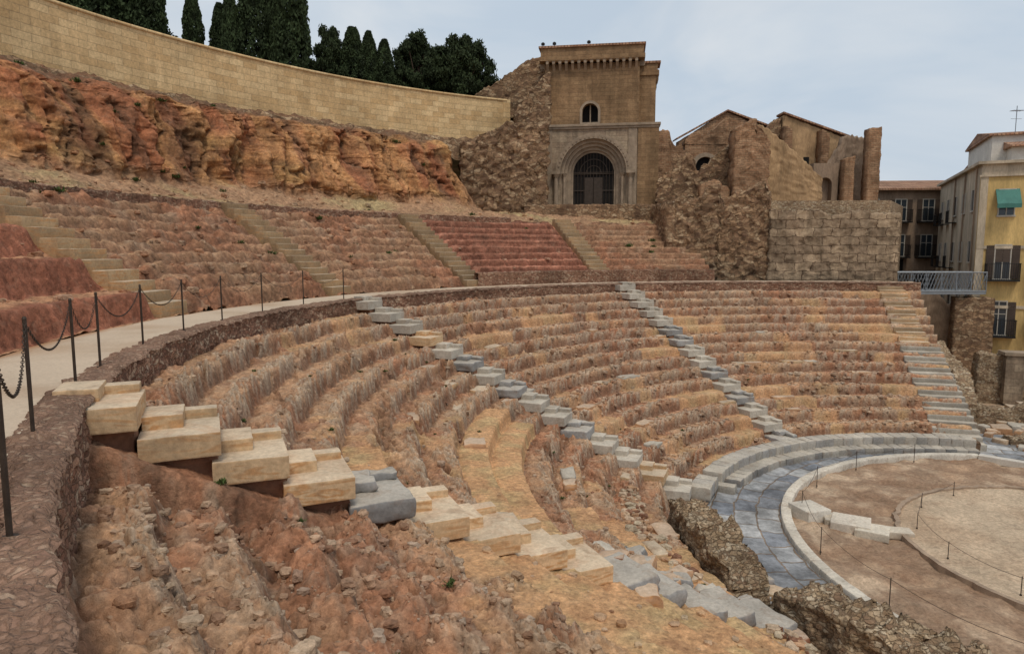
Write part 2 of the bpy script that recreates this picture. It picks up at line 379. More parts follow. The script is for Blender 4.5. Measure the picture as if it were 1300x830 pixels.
# ------------------------------------------------------------------ podium wall + coping + path
def polar(name,prof,ths,mat,colr=None,disp=0,parent=None,ds=.05,dsc=3.,c=(CX,CY),roff=None):
    prof=np.array(prof,float);L=np.concatenate([[0],np.cumsum(np.hypot(*np.diff(prof,axis=0).T))])
    S=np.unique(np.concatenate([np.arange(0,L[-1],ds),L]))
    pr=np.interp(S,L,prof[:,0]);pz=np.interp(S,L,prof[:,1]);t=np.radians(ths)
    Rr,TT=np.meshgrid(pr,t,indexing='ij');Zz,_=np.meshgrid(pz,t,indexing='ij');SS,_=np.meshgrid(S,t,indexing='ij')
    if roff: Rr=Rr+np.interp(np.degrees(TT),roff[0],roff[1])*(Rr<20.95)
    if disp:
        xx=c[0]+Rr*np.cos(TT);yy=c[1]+Rr*np.sin(TT)
        d=fbm(xx*dsc,yy*dsc,Zz*dsc,4)*disp;d2=fbm(xx*dsc,yy*dsc,Zz*dsc+50,4)*disp;Rr=Rr+d;Zz=Zz+d2
    Pp=np.stack([c[0]+Rr*np.cos(TT),c[1]+Rr*np.sin(TT),Zz],-1)
    UV=np.stack([TT*prof[:,0].mean(),SS],-1)
    return grid_obj(name,Pp,mat,UV,None,parent=parent)
thf=np.concatenate([np.arange(70.3,180,.3),np.arange(180,240,.1)])
pw=empty('podium_wall');ro=([0,210,220,240],[0,0,.13,.16])
polar('wall_face',[(20.68,-1.60),(20.64,-3.6)],thf,M_podium,None,.07,pw,.04,4.,roff=ro)
polar('coping',[(21.15,-1.75),(21.14,-1.59),(20.9,-1.56),(20.70,-1.575),(20.65,-1.62)],thf,M_coping,None,.06,pw,.04,4.,roff=ro)
tt,rr=np.meshgrid(np.radians(np.arange(70.3,242,.5)),np.linspace(21.08,23.0,24),indexing='ij')
px=CX+rr*np.cos(tt);py=CY+rr*np.sin(tt)
pz=-1.60+.012*fbm(px*.8,py*.8)-.05*sm(22.7,23,rr+.15*fbm(px,py))
pc=lc(np.array((.54,.43,.32)),np.array((.44,.32,.22)),sm(-.2,.5,fbm(px*.4,py*.4,5)))
pc=lc(pc,ORG*.8,sm(22.5,22.9,rr+.2*fbm(px*1.5,py*1.5)))
grid_obj('walkway_path',np.stack([px,py,pz],-1),M_path,None,pc)
# ------------------------------------------------------------------ stone stair blocks
tq=np.array([-1,-.95,-.8,-.45,0,.45,.8,.95,1.]);tl_=tq[[0,1,3,5,7,8]]
class Blocks:
    def __init__(s): s.V=[];s.F=[];s.C=[];s.n=0
    def add(s,c,h,rz,col,rd=.02,amp=.008,tilt=0.,seed=0.,g=tq):
        A,Bq=np.meshgrid(g,g,indexing='ij');k=len(g)
        for ax in range(3):
            for sg in(-1,1):
                p=np.zeros((k,k,3));o=[i for i in range(3) if i!=ax]
                p[...,ax]=sg;p[...,o[0]]=A;p[...,o[1]]=Bq
                p=p*np.array(h);q=np.clip(p,-(np.array(h)-rd),np.array(h)-rd);d=p-q;L=np.linalg.norm(d,axis=-1,keepdims=True);p=q+d/np.maximum(L,1e-6)*rd*np.minimum(L/rd,1)
                w=p*7+seed
                if amp: p=p+amp*np.stack([fbm(w[...,0],w[...,1],w[...,2],2),fbm(w[...,0]+9,w[...,1],w[...,2],2),fbm(w[...,0],w[...,1]+9,w[...,2],2)],-1)
                if tilt:
                    z=p[...,2]+p[...,0]*tilt;p[...,2]=z
                cs,sn=math.cos(rz),math.sin(rz)
                x=p[...,0]*cs-p[...,1]*sn+c[0];y=p[...,0]*sn+p[...,1]*cs+c[1];z=p[...,2]+c[2]
                s.V.append(np.stack([x,y,z],-1).reshape(-1,3));s.F.append(gridF(k,k)+s.n);s.n+=k*k
                s.C.append(np.broadcast_to(np.array(col),(k*k,3)))
    def obj(s,name,mat,parent=None):
        return obj(name,quad_mesh(name,np.concatenate(s.V),np.concatenate(s.F),mat,None,np.concatenate(s.C),True),parent)
TRAV=np.array((.63,.445,.265));GREY=np.array((.29,.28,.27));PALEG=np.array((.46,.415,.35))
def pol(a,rr,d=0):
    a=rad(a);return(CX+rr*math.cos(a)-d*math.sin(a),CY+rr*math.sin(a)+d*math.cos(a))
def block_stair(name,ang,n,hw,kinds,broken_from=99):
    b=Blocks()
    for k in range(n):
        rc=20.93-TREAD*(k+.5)+(.08 if k==0 else 0);zt=stair_top(k)-.02;kd=kinds(k)
        base={'t':TRAV,'g':GREY,'p':PALEG}[kd]*random.uniform(.84,1.08)
        br=k>=broken_from;j=.12 if br else .018
        if br and random.random()<.25: continue
        am=.05 if br else (.035 if kd=='g' else .005);rdn=.07 if br else (.04 if kd=='g' else .009)
        c=pol(ang,rc+random.uniform(-j,j),random.uniform(-j,j))
        rz=rad(ang)+random.uniform(-j,j)*.8
        hz_=.14
        b.add((c[0],c[1],zt-hz_+random.uniform(-j,j)*.5),(TREAD*.56*(random.uniform(.7,1) if br else 1),hw,hz_),rz,base,rdn,am,random.uniform(-j,j)*.6,k*3.3)
        if not br:
            c=pol(ang,rc,-.07);b.add((c[0],c[1],zt-.5),(TREAD*.5,hw-.10,.24),rad(ang),BRN*1.1,.03,.06,0,k*2.1)
            c=pol(ang,rc+TREAD*.25,-.20)
            b.add((c[0],c[1],zt+.065),(TREAD*.29,hw-.22,.085),rz,base*1.04,rdn,am,0,k*5.1)
            c=pol(ang,rc-.02,-hw+.1)
            b.add((c[0],c[1],zt+.045),(TREAD*.5,.11,.06),rz,base*.95,rdn,am,0,k*7.7)
    return b.obj(name,M_block)
block_stair('stone_stairway',203.8,14,.52,lambda k:'g' if k in(4,) or k>=9 else 't',9)
block_stair('stone_stairway',158.9,15,.46,lambda k:'t' if k in(3,13) else ('p' if k in(0,1,2,4) else random.choice('gpgp')),99)
block_stair('stone_stairway',114.5,15,.46,lambda k:random.choice('pgpp'),99)
b=Blocks()
for k in range(31):
    rc=21.0-.372*(k+.5);zt=-1.63-.178*(k+1)
    if k==12 or k==13: cc=TRAV*.8
    else: cc=(TRAV*.55 if k<14 else PALEG*.75)*random.uniform(.75,1.15)
    c=pol(74.2-(0 if k<14 else .6)+random.uniform(-.1,.1),rc,0)
    b.add((c[0],c[1],zt-.12),(.23,.62 if k<14 else .82,.16),rad(74.2)+random.uniform(-.02,.02),cc,.03,.025,0,k*2.2,tl_)
b.obj('stone_stairway',M_block)
b=Blocks()
for k in range(34):
    a=random.choice([random.uniform(84,112),random.uniform(117,157),random.uniform(160,200)]);rr=20.6-TREAD*random.randint(4,13)-.25
    c=pol(a,rr);b.add((c[0],c[1],low_z(*c)-.03),(random.uniform(.15,.26),random.uniform(.2,.5),.12),rad(a)+random.uniform(-.1,.1),random.choice([PALEG*.8,TAN,TAN*.9,TRAV*.7]),.05,.05,random.uniform(-.1,.1),k*1.7,tl_)
b.obj('seat_stones',M_block)
# ------------------------------------------------------------------ ruin walls (generic)
def ruin_wall(name,path,thick,z0,tops,mat,res=.09,jag=.12,amp=.06,parent=None,pit=0):
    path=np.array(path,float);L=np.concatenate([[0],np.cumsum(np.hypot(*np.diff(path,axis=0).T))])
    n=max(4,int(L[-1]/res));S=np.linspace(0,L[-1],n)
    x=np.interp(S,L,path[:,0]);y=np.interp(S,L,path[:,1]);dx=np.gradient(x);dy=np.gradient(y);l=np.hypot(dx,dy);nx,ny=-dy/l,dx/l
    tp=np.interp(S/L[-1],[t for t,_ in tops],[z for _,z in tops])
    tp=tp+jag*(np.round(fbm(S*1.3,0*S+path[0,0],3.,3)*4)/2.5+fbm(S*6,0*S,9.,2))
    H=tp.max()-z0;m=max(4,int(H/res));mt=max(3,int(thick/res))
    rows=[]
    for i in range(m+1): rows.append((0,i/m))
    for i in range(1,mt+1): rows.append((i/mt,1))
    for i in range(1,m+1): rows.append((1,1-i/m))
    P=np.zeros((len(rows),n+2,3));UV=np.zeros((len(rows),n+2,2))
    for k,(o,h) in enumerate(rows):
        zz=z0+(tp-z0)*h
        if 0<o<1 and pit: zz=zz+pit*np.round(fbm(S*3.1,S*0+o*3,4.,2)*3)/3
        P[k,1:-1,0]=x+nx*thick*o;P[k,1:-1,1]=y+ny*thick*o;P[k,1:-1,2]=zz
        UV[k,1:-1,0]=S+(o*.9);UV[k,1:-1,1]=zz+o*thick
        P[k,0]=(x[0]+nx[0]*thick/2,y[0]+ny[0]*thick/2,zz[0]);UV[k,0]=(UV[k,1,0]-thick*.5,zz[0])
        P[k,-1]=(x[-1]+nx[-1]*thick/2,y[-1]+ny[-1]*thick/2,zz[-1]);UV[k,-1]=(UV[k,-2,0]+thick*.5,zz[-1])
    a=P*2.2;D=np.stack([fbm(a[...,0],a[...,1],a[...,2],4),fbm(a[...,0]+40,a[...,1],a[...,2],4),.6*fbm(a[...,0],a[...,1]+40,a[...,2],4)],-1)*amp
    a=P*7.;D+=np.stack([fbm(a[...,0],a[...,1],a[...,2],2),fbm(a[...,0]+40,a[...,1],a[...,2],2),.4*fbm(a[...,0],a[...,1]+40,a[...,2],2)],-1)*amp*.35
    return grid_obj(name,P+D,mat,UV,None,True,parent)
def arc(a0,a1,rr,n=14): return [pol(a0+(a1-a0)*i/(n-1),rr) for i in range(n)]
ruin_wall('ruined_rubble_wall',arc(170,196,10.15),.85,-7.5,[(0,-6.7),(.2,-6.35),(.45,-6.2),(.7,-6.1),(.9,-6.3),(1,-6.8)],M_rubs,.045,.16,.15,None,.16)
ruin_wall('ruined_rubble_wall',arc(200.5,221,10.0),1.0,-7.5,[(0,-6.8),(.12,-6.3),(.3,-6.15),(.7,-6.15),(1,-6.2)],M_rubs,.045,.16,.15,None,.16)
# ------------------------------------------------------------------ upper hillside
th2=np.concatenate([np.arange(97,150,.2),np.arange(150,238,.14)])
rbase=np.concatenate([np.linspace(22.85,28.6,170),np.linspace(28.65,32.2,55),np.linspace(32.25,35.2,150),np.linspace(35.25,37.1,36)])
R2,T2=np.meshgrid(rbase,th2,indexing='ij');T2r=np.radians(T2);AX=33.*T2r
X2=CX+R2*np.cos(T2r);Y2=CY+R2*np.sin(T2r)
m1=fbm(X2*.3,Y2*.3,1,3);m2=fbm(X2*1.0,Y2*1.0,4,4);m3=fbm(X2*3.6,Y2*3.6,8,4)
e2=np.clip(np.interp(T2,[97,112.5,114,133,135,153,155,175,177,240],[.08,.12,.08,.12,.5,.55,.55,.58,.25,.35])+m1*.35,.0,1)
big=sm(176.5,177.5,T2)
ntr=lerp(.62,1.45,big);nrs=.345*ntr/.62
q2=(R2-22.95)/ntr+(m2*.5+m3*.10)*e2;i2=np.floor(q2);g2=q2-i2;w2=.08+.5*e2
zs=-1.42-.35*big+nrs*(i2+sm(0,1,g2/w2)*1.0)-.02
zs=np.where(R2<23.0,-1.62,zs)
rg=fbm(X2*.9,Y2*.9,3,5,.6)
ck2=np.exp(-(fbm(X2*1.3,Y2*1.3,41,4)/.05)**2)
zs+=e2*(rg*.42-.12*ck2+(ridged(X2*2.,Y2*2.,6,4)-.4)*.2)+m3*.06*(.3+e2)
UST=((176,1.),(154.2,.8),(133.9,.7),(113.2,.75))
for a,_ in UST:
    d=np.abs(R2*np.radians(T2-a));zs=lerp(zs,-1.75+(R2-22.95)*.60,sm(.95,.6,d)*(R2>23))
cl=sm(118.5,123,T2)
zc=np.interp(R2,[28.6,28.9,30.2,32.0,32.9,33.6,34.4,35.2,36.3,37.1],[1.6,2.05,2.2,2.9,3.6,5.0,6.5,7.1,7.5,7.9])
zf=np.interp(R2,[28.6,28.9,31,34,37.1],[1.5,1.8,2.3,2.6,2.7])
zu=lerp(zf,zc,cl)+(fbm(X2*.6,Y2*.6,9,5,.6))*.4*sm(29,31,R2)+m3*.10
Z2=np.where(R2<28.6,zs,zu)
cliffm=sm(31.8,33.0,R2)*sm(36.2,35.0,R2)*cl
wv=m1*.8+m2*.25
fl=np.abs(pn(AX*.30+wv,Z2*.10,1.))*1.3+np.abs(pn(AX*.85+wv,Z2*.18,7.))*1.0+np.abs(fbm(AX*1.9+wv,Z2*.5,3.,3))*.5
rdg=ridged(AX*.6+wv,Z2*.3,21.,5)
strata=.09*np.round(fbm(AX*.10,Z2*1.4,5.,3)*3)/1.5
ckc=np.exp(-(fbm(AX*.7+wv,Z2*.22,44.,4)/.05)**2)
dR=-cliffm*((fl-.4)*1.2+strata+(rdg-.4)*.5)+cliffm*(m3*.16+ckc*.4)
P2=np.stack([CX+(R2+dR)*np.cos(T2r),CY+(R2+dR)*np.sin(T2r),Z2],-1)
c2=lc(TAN*.86,RED*.9,sm(-.25,.45,m1+.4*m2));c2=lc(c2,PALE*.85,.45*sm(.0,.5,fbm(X2*1.3,Y2*1.3,33,3)))
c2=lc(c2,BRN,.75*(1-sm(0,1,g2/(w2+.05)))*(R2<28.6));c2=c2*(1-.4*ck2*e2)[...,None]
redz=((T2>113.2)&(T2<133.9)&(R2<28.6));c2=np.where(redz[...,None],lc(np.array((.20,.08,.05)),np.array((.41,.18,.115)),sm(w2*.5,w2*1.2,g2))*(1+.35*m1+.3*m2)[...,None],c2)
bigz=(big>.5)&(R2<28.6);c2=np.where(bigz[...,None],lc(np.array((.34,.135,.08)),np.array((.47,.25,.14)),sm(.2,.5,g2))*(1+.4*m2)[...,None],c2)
stk=fbm(AX*.8+wv,Z2*.12,2.,4)
cc=lc(np.array((.48,.245,.105)),np.array((.37,.145,.07)),sm(-.3,.3,stk));cc=lc(cc,np.array((.49,.30,.12)),.55*sm(.12,.45,fbm(AX*.2,Z2*.5,9.,3)));cc=lc(cc,np.array((.12,.065,.04)),np.clip(sm(.16,.0,fl-.14)*.6+.65*ckc+.6*sm(.06,.42,fbm(AX*.9+wv,Z2*.14,14.,4)),0,.85))
cc=cc*(1+.4*fbm(AX*.15,Z2*2.3,71.,3))[...,None]
c2=np.where((R2>=28.6)[...,None],lc(lc(TAN*.82,np.array((.42,.31,.16)),sm(.0,.5,m1)),cc,np.maximum(cliffm,sm(34,35,R2)*cl)),c2)
c2=lc(c2,np.array((.16,.095,.06)),sm(34.9,35.8,R2+.5*m2)*.85*cl)
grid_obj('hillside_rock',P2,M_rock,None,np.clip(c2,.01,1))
polar('low_rubble_wall',[(28.5,1.2),(28.52,2.0),(28.85,2.02),(28.9,1.3)],np.arange(120,238,.3),M_podium,None,.10,None,.08,2.5)
polar('upper_footing_wall',[(35.9,6.2),(36.5,7.75),(37.05,7.85)],np.arange(114,238,.3),M_rub,None,.25,None,.12,1.2)
cw=empty('curved_retaining_wall')
polar('masonry',[(37.0,7.4),(37.0,10.62)],np.arange(113.2,238,.5),M_yellow,None,0,cw,.5)
polar('coping',[(37.0,10.62),(36.94,10.63),(36.94,10.76),(37.5,10.76),(37.5,9)],np.arange(113.2,238,.5),M_yellow,None,0,cw,.5)
b_=B();p_=pol(113.2,37.25);b_.box(p_[0]-.27,p_[0]+.27,p_[1]-.27,p_[1]+.27,7,10.75,rad(113.2),p_);b_.obj('end_pier',M_yellow,cw)
tt,rr=np.meshgrid(np.radians(np.arange(100,240,1.)),np.linspace(37.3,90,50),indexing='ij')
hx=CX+rr*np.cos(tt);hy=CY+rr*np.sin(tt);hz=9.6+.4*fbm(hx*.1,hy*.1);hz=np.where(rr>75,9.6-(rr-75)*1.2,hz)
grid_obj('hilltop_ground',np.stack([hx,hy,hz],-1),M_ground,None,lc(np.array((.10,.10,.05)),np.array((.22,.16,.10)),sm(-.3,.3,fbm(hx*.3,hy*.3))))
polar('low_rubble_wall',[(22.85,-1.65),(22.85,-.98),(23.15,-.96),(23.2,-1.3)],np.arange(97,134,.25),M_podium,None,.05,None,.08,3)
for (a,tone),nn in zip(UST,(13,15,16,16)):
    b=Blocks()
    for k in range(nn):
        rc=22.95+5.6*(k+.5)/nn;zt=-1.55+3.5*(k+1)/nn;c=pol(a,rc)
        hd=.4
        b.add((c[0],c[1],zt-hd+.02),(5.6/nn*.56,.62 if a>170 else .55,hd),rad(a)+random.uniform(-.02,.02),np.array((.40,.275,.155))*tone*random.uniform(.8,1.15),.02,.015,0,k*3.,tl_)
    b.obj('upper_stairway',M_block)
# ------------------------------------------------------------------ fence
def post_fence(name,pp,h,r_=.022,sag=.28,links=0,zt=.97):
    e_=empty(name);b=B()
    for p in pp:
        b.cyl(p[0],p[1],p[2]-.1,p[2]+h,r_,r_,8);b.cyl(p[0],p[1],p[2]+h,p[2]+h+.02,r_*1.25,r_*.6,8);b.cyl(p[0],p[1],p[2]-.01,p[2]+.012,r_*2.6,r_*2.6,10)
    b.obj('posts',M_post,e_,0,False)
    V=[];F=[];n=0;bb=B();k=0
    for p,q in zip(pp[:-1],pp[1:]):
        p=np.array(p,float);q=np.array(q,float);L=np.linalg.norm(q-p);up=np.array((0,0,h*zt))
        f_=lambda t:p+(q-p)*t+up-np.array((0,0,sag*4*t*(1-t)))
        if k<links:
            m=int(L/.038)
            for i in range(m):
                c=f_((i+.5)/m);d=f_((i+1)/m)-f_(i/m);d/=np.linalg.norm(d);u=np.cross(d,(0,0,1));u/=np.linalg.norm(u);w_=np.cross(d,u)
                if i%2:u,w_=w_,u
                A=np.arange(10)*2*np.pi/10;Bq=np.arange(5)*2*np.pi/5
                for ai in A:
                    cen=c+d*.025*np.cos(ai)+u*.011*np.sin(ai);o=d*np.cos(ai)*1.+u*np.sin(ai);o/=np.linalg.norm(o)
                    for bi in Bq: V.append(cen+.0035*(o*np.cos(bi)+w_*np.sin(bi)))
                for x_ in range(10):
                    for y_ in range(5): F.append((n+x_*5+y_,n+((x_+1)%10)*5+y_,n+((x_+1)%10)*5+(y_+1)%5,n+x_*5+(y_+1)%5))
                n+=50
        else:
            for i in range(8): bb.bar(f_(i/8),f_((i+1)/8),.006,4)
        k+=1
    if V: obj('chain_links',quad_mesh('chain_links',np.array(V),np.array(F),M_post,None,None,True),e_)
    if bb.v: bb.obj('chain',M_post,e_)
angs=[215.8,209,202,198.3,192,186,180.2,174,167.5,161]
post_fence('chain_fence',[(*pol(a,20.95),-1.58) for a in angs],1.02,.017,.38,5)
# ------------------------------------------------------------------ ground + orchestra
s_=np.sign(np.linspace(-1,1,121))*np.abs(np.linspace(-1,1,121))**2.6*900
gx,gy=np.meshgrid(s_+16,s_+22,indexing='ij')
gc=lc(np.array((.40,.265,.17)),np.array((.46,.34,.23)),sm(-.3,.4,fbm(gx*.25,gy*.25)))
grid_obj('ground',np.stack([gx,gy,np.full_like(gx,FLOOR-.1)],-1),M_ground,None,gc)
OX,OY=15.6,15.6
def disc(name,c,r0,r1,a0,a1,z,mat,cf,dz=0,n=90,nr=30,puv=False):
    rr,tt=np.meshgrid(np.linspace(r0,r1,nr),np.radians(np.linspace(a0,a1,n)),indexing='ij')
    x=c[0]+rr*np.cos(tt);y=c[1]+rr*np.sin(tt);zz=z+dz*fbm(x*1.2,y*1.2,2.,4)
    return grid_obj(name,np.stack([x,y,zz],-1),mat,np.stack([tt*9.5,rr],-1) if puv else np.stack([x,y],-1),cf(x,y) if cf else None)
disc('stone_paving',(OX,OY),8.4,12.2,66,250,FLOOR+.03,M_pave,None,.04,240,40,True)
def sandc(x,y): 
    c=lc(np.array((.53,.39,.27)),np.array((.40,.265,.17)),sm(-.25,.35,fbm(x*.6,y*.6,3,5)));return lc(c,np.array((.24,.145,.09)),sm(.2,.6,ridged(x*.8,y*.8,1,4))*.65)
disc('orchestra_floor',(OX,OY),4.6,8.42,0,360,FLOOR+.0,M_ground,sandc,.13,300,80)
disc('orchestra_sand',(14.9,15.9),0,4.8,0,360,FLOOR+.06,M_ground,lambda x,y:lc(np.array((.56,.43,.30)),np.array((.48,.345,.23)),sm(-.3,.4,fbm(x*.5,y*.5,3))),.02,160,30)
def arc_kerb(name,c,r0,r1,a0,a1,z0,z1,mat,n=120,jit=0,parent=None):
    b=B();aa=np.linspace(a0,a1,n+1)
    for i,a in enumerate(aa):
        j=jit*float(fbm(np.array(i*.4),np.array(0.),3.,3))
        for rr_,zz in((r0+j,z0),(r0+j,z1),(r1+j,z1),(r1+j,z0)): b.v.append((c[0]+rr_*math.cos(rad(a)),c[1]+rr_*math.sin(rad(a)),zz+j*.3))
    for i in range(n):
        for k in range(3): b.f.append((4*i+k,4*i+k+1,4*i+k+5,4*i+k+4))
    b.f.append((0,1,2,3));b.f.append((4*n+3,4*n+2,4*n+1,4*n))
    return b.obj(name,mat,parent)
bk=Blocks()
for k in range(56):
    a=82+(250-82)*(k+.5)/56;bk.add((OX+8.41*math.cos(rad(a)),OY+8.41*math.sin(rad(a)),FLOOR+.05),(.135,rad(3)*8.41/2*.995,.13),rad(a),np.array((.62,.57,.49))*random.uniform(.88,1.05),.02,.012,0,k*2.7,tl_)
bk.obj('white_kerb_ring',M_block)
arc_kerb('orchestra_circle_edging',(14.9,15.9),4.78,4.90,70,262,FLOOR-.05,FLOOR+.12,mat_plain('edging_stone',(.33,.24,.17),.9,.3,3),100,.12)
b=B();b.box(0,5.2,-.14,.14,FLOOR-.05,FLOOR+.2)
o=b.obj('white_kerb',M_kerb,None,.02);o.location=(16.75,23.85,0);o.rotation_euler=(0,0,rad(-42))
bk=Blocks()
for ti,(rc,zt) in enumerate(((9.35,-6.86),(8.85,-7.14))):
    nseg=34 if ti==0 else 32
    a0,a1=(71.5,158) if ti==0 else (71.5,150)
    for k in range(nseg):
        a=a0+(a1-a0)*(k+.5)/nseg
        if k>nseg-5 and random.random()<.3: continue
        c=pol(a,rc+random.uniform(-.02,.02));bk.add((c[0],c[1],zt-.2),(.31,(rad((a1-a0)/nseg)*rc)/2*.99,.2),rad(a)+random.uniform(-.01,.01),lc(GREY,PALEG,random.random())*random.uniform(.7,1.0)*(1.05 if ti==0 else .85),.03,.02,random.uniform(-.02,.02),k*3.1,tl_)
bk.obj('honour_seat_steps',M_block)
bk=Blocks()
for (x,y,hx_,hy_,a,z,c) in ((8.35,18.5,.38,.42,.3,.30,(.62,.58,.51)),(9.15,17.75,.48,.42,-.5,.20,(.58,.52,.44)),(9.5,17.3,.40,.35,-.55,.16,(.56,.51,.42)),(10.15,17.25,.33,.22,-.2,.13,(.53,.46,.37)),(8.9,18.1,.3,.3,-.3,.15,(.53,.48,.4))):
    bk.add((x,y,FLOOR+z/2),(hx_,hy_,z/2+.03),a,np.array(c),.015,.006)
bk.obj('marble_slabs',M_block)
bk=Blocks()
for k in range(90):
    a=random.uniform(166,222);rr=random.uniform(8.7,9.6)
    c=pol(a,rr)
    bk.add((c[0],c[1],FLOOR+random.uniform(.02,.1)),(random.uniform(.10,.34),random.uniform(.10,.3),random.uniform(.05,.11)),random.uniform(0,3),random.choice([GREY,PALEG,TRAV*.75,GREY*1.2,(.46,.30,.19)]),.03,.03,random.uniform(-.15,.15),k,tl_)
for k in range(46):
    a=random.uniform(196,207);rr=random.uniform(9.7,13.6);c=pol(a,rr)
    bk.add((c[0],c[1],max(low_z(*c),FLOOR)+.03),(random.uniform(.1,.38),random.uniform(.1,.32),random.uniform(.07,.17)),random.uniform(0,3),random.choice([GREY*.9,PALEG*.9,GREY*1.1,TAN,BRN*1.6]),.05,.07,random.uniform(-.3,.3),k,tl_)
bk.obj('broken_stone_slabs',M_block)
post_fence('rope_fence',[(OX+8.0*math.cos(rad(a)),OY+8.0*math.sin(rad(a)),FLOOR+.05) for a in np.arange(100,248,19)],.62,.010,.12,0)
post_fence('rope_fence',[(14.9+4.4*math.cos(rad(a)),15.9+4.4*math.sin(rad(a)),FLOOR+.08) for a in np.arange(110,260,24)],.4,.009,.08,0)
# ------------------------------------------------------------------ loose stones
def pebble(seed):
    g=np.array([-1,-.35,.35,1.]);A,Bq=np.meshgrid(g,g,indexing='ij');V=[];F=[];n=0
    for ax in range(3):
        for sg in(-1,1):
            p=np.zeros((4,4,3));o=[i for i in range(3) if i!=ax];p[...,ax]=sg;p[...,o[0]]=A;p[...,o[1]]=Bq
            p/=np.linalg.norm(p,axis=-1,keepdims=True)**.6
            p=p*(1+.4*fbm(p[...,0]+seed,p[...,1],p[...,2],2))[...,None]
            V.append(p.reshape(-1,3));F.append(gridF(4,4)+n);n+=16
    return np.concatenate(V),np.concatenate(F)
PEB=[pebble(s*7.3) for s in range(8)]
def scatter(name,items,mat):
    V=[];F=[];Cc=[];n=0
    for (x,y,z,s,c) in items:
        v,f_=PEB[random.randrange(8)];sc=np.array((s*random.uniform(.7,1.3),s*random.uniform(.7,1.3),s*random.uniform(.45,.8)));a=random.uniform(0,6.28)
        v=v*sc;v=np.stack([v[:,0]*math.cos(a)-v[:,1]*math.sin(a)+x,v[:,0]*math.sin(a)+v[:,1]*math.cos(a)+y,v[:,2]+z],-1)
        V.append(v);F.append(f_+n);n+=len(v);Cc.append(np.broadcast_to(np.array(c),v.shape))
    return obj(name,quad_mesh(name,np.concatenate(V),np.concatenate(F),mat,None,np.concatenate(Cc),False))
it=[]
while len(it)<10500:
    a=random.choice([random.uniform(72,238),random.uniform(72,160),random.uniform(200,226)]);rr=random.uniform(9.8,20.5)
    i=min(np.searchsorted(r,rr),len(r)-1);j=min(np.searchsorted(th,a),len(th)-1)
    if K[i,j]>.6 and random.random()<.93: continue
    if f[i,j]<.45 and random.random()<.6: continue
    if min(abs(a-q_) for q_ in STAIRS)*rr*.0175<.7: continue
    s_=.010+.06*random.random()**3.8
    if a<160:s_*=1.45
    c=lerp(np.array(col[i,j]),random.choice([np.array((.44,.36,.28)),BRN,PALE,PALE]),random.uniform(.2,.7))
    it.append((*pol(a,rr),Z[i,j]+s_*.1,s_,c))
scatter('loose_stones',it,M_earth)
it=[]
for (a0,a1,rr) in((169,197,10.6),(200,222,10.5)):
    for k in range(620):
        a=random.uniform(a0,a1);d=random.gauss(0,.42);s_=random.uniform(.03,.12)
        if abs(d)<.40: continue
        z=low_z(*pol(a,rr+d)) if d>0 else FLOOR+random.uniform(0,.15)
        it.append((*pol(a,rr+d),z+s_*.2,s_,random.choice([PALE,TAN,BRN*1.2,np.array((.45,.36,.25))])*random.uniform(.8,1.1)))
scatter('fallen_rubble',it,M_earth)
it=[]
for k in range(3600):
    a=random.uniform(98,237);rr=random.uniform(23.2,33);i=np.searchsorted(rbase,rr)-1;j=min(np.searchsorted(th2,a),len(th2)-1)
    if random.random()>e2[i,j]+.15: continue
    s_=.03+.12*random.random()**3.5;it.append((P2[i,j,0],P2[i,j,1],P2[i,j,2]+s_*.15,s_,lerp(c2[i,j],random.choice([PALE,BRN,RED]),.5)))
scatter('hillside_stones',it,M_rock)
def weeds(name,spots):
    V=[];F=[];Cc=[];n=0
    for (x,y,z,s) in spots:
        for k in range(60):
            a=random.uniform(0,6.28);el=random.uniform(.3,1.4);L=s*random.uniform(.4,1);d=np.array((math.cos(a)*math.cos(el),math.sin(a)*math.cos(el),math.sin(el)))
            u=np.cross(d,(0,0,1.));u/=np.linalg.norm(u)+1e-6;p=np.array((x,y,z))+np.array((random.gauss(0,s*.3),random.gauss(0,s*.3),0));w_=s*.10
            V+=[p,p+d*L*.6+u*w_,p+d*L,p+d*L*.6-u*w_];F.append((n,n+1,n+2,n+3));n+=4
            g=random.uniform(.6,1.3);Cc+=[np.array((.07,.10,.03))*g]*4
    return obj(name,quad_mesh(name,np.array(V),np.array(F),M_leaf,None,np.array(Cc),False))
sp=[]
for k in range(45):
    a=random.choice([random.uniform(160,218),random.uniform(80,218)]);rr=random.uniform(11,20.4);c=pol(a,rr);sp.append((*c,low_z(*c),random.uniform(.04,.10)))
for k in range(90):
    i=random.randrange(60,len(rbase)-1);j=random.randrange(len(th2));sp.append((*P2[i,j],random.uniform(.12,.3)))
weeds('weeds',sp)
# ------------------------------------------------------------------ castle terrace, tower, ruins
b=B();b.prism([(9.3,41.3),(22.2,40.6),(26,46),(26,64),(-4,64),(-4,50),(1.5,45.9),(9.3,45.9)],'z',-7,3.02)
b.obj('castle_terrace_ground',M_rubs)
ruin_wall('terrace_rubble_wall',[(.8,45.6),(12.5,45.4)],.5,1.0,[(0,3.1),(1,3.15)],M_rub,.12,.05,.06)
ruin_wall('castle_rubble_wall',[(-3.4,45.7),(-1,45.9),(2.5,46.4)],2.2,1.8,[(0,7.1),(.25,7.7),(.5,8.4),(.75,8.4),(1,8.6)],M_rub,.12,.15,.28)
ruin_wall('castle_rubble_wall',[(-3.6,51.5),(0,51.2),(2.7,50.5)],1.0,6,[(0,10.9),(.35,12.2),(.5,12.7),(.8,13.9),(1,14.0)],M_rub,.14,.12,.14)
ruin_wall('castle_rubble_wall',[(.2,48.4),(2.7,48.6)],1.0,6,[(0,9.4),(.4,11.0),(1,12.4)],M_rub,.14,.15,.2)
tw=empty('castle_tower',(6.15,48.6,0),rad(-8.8))
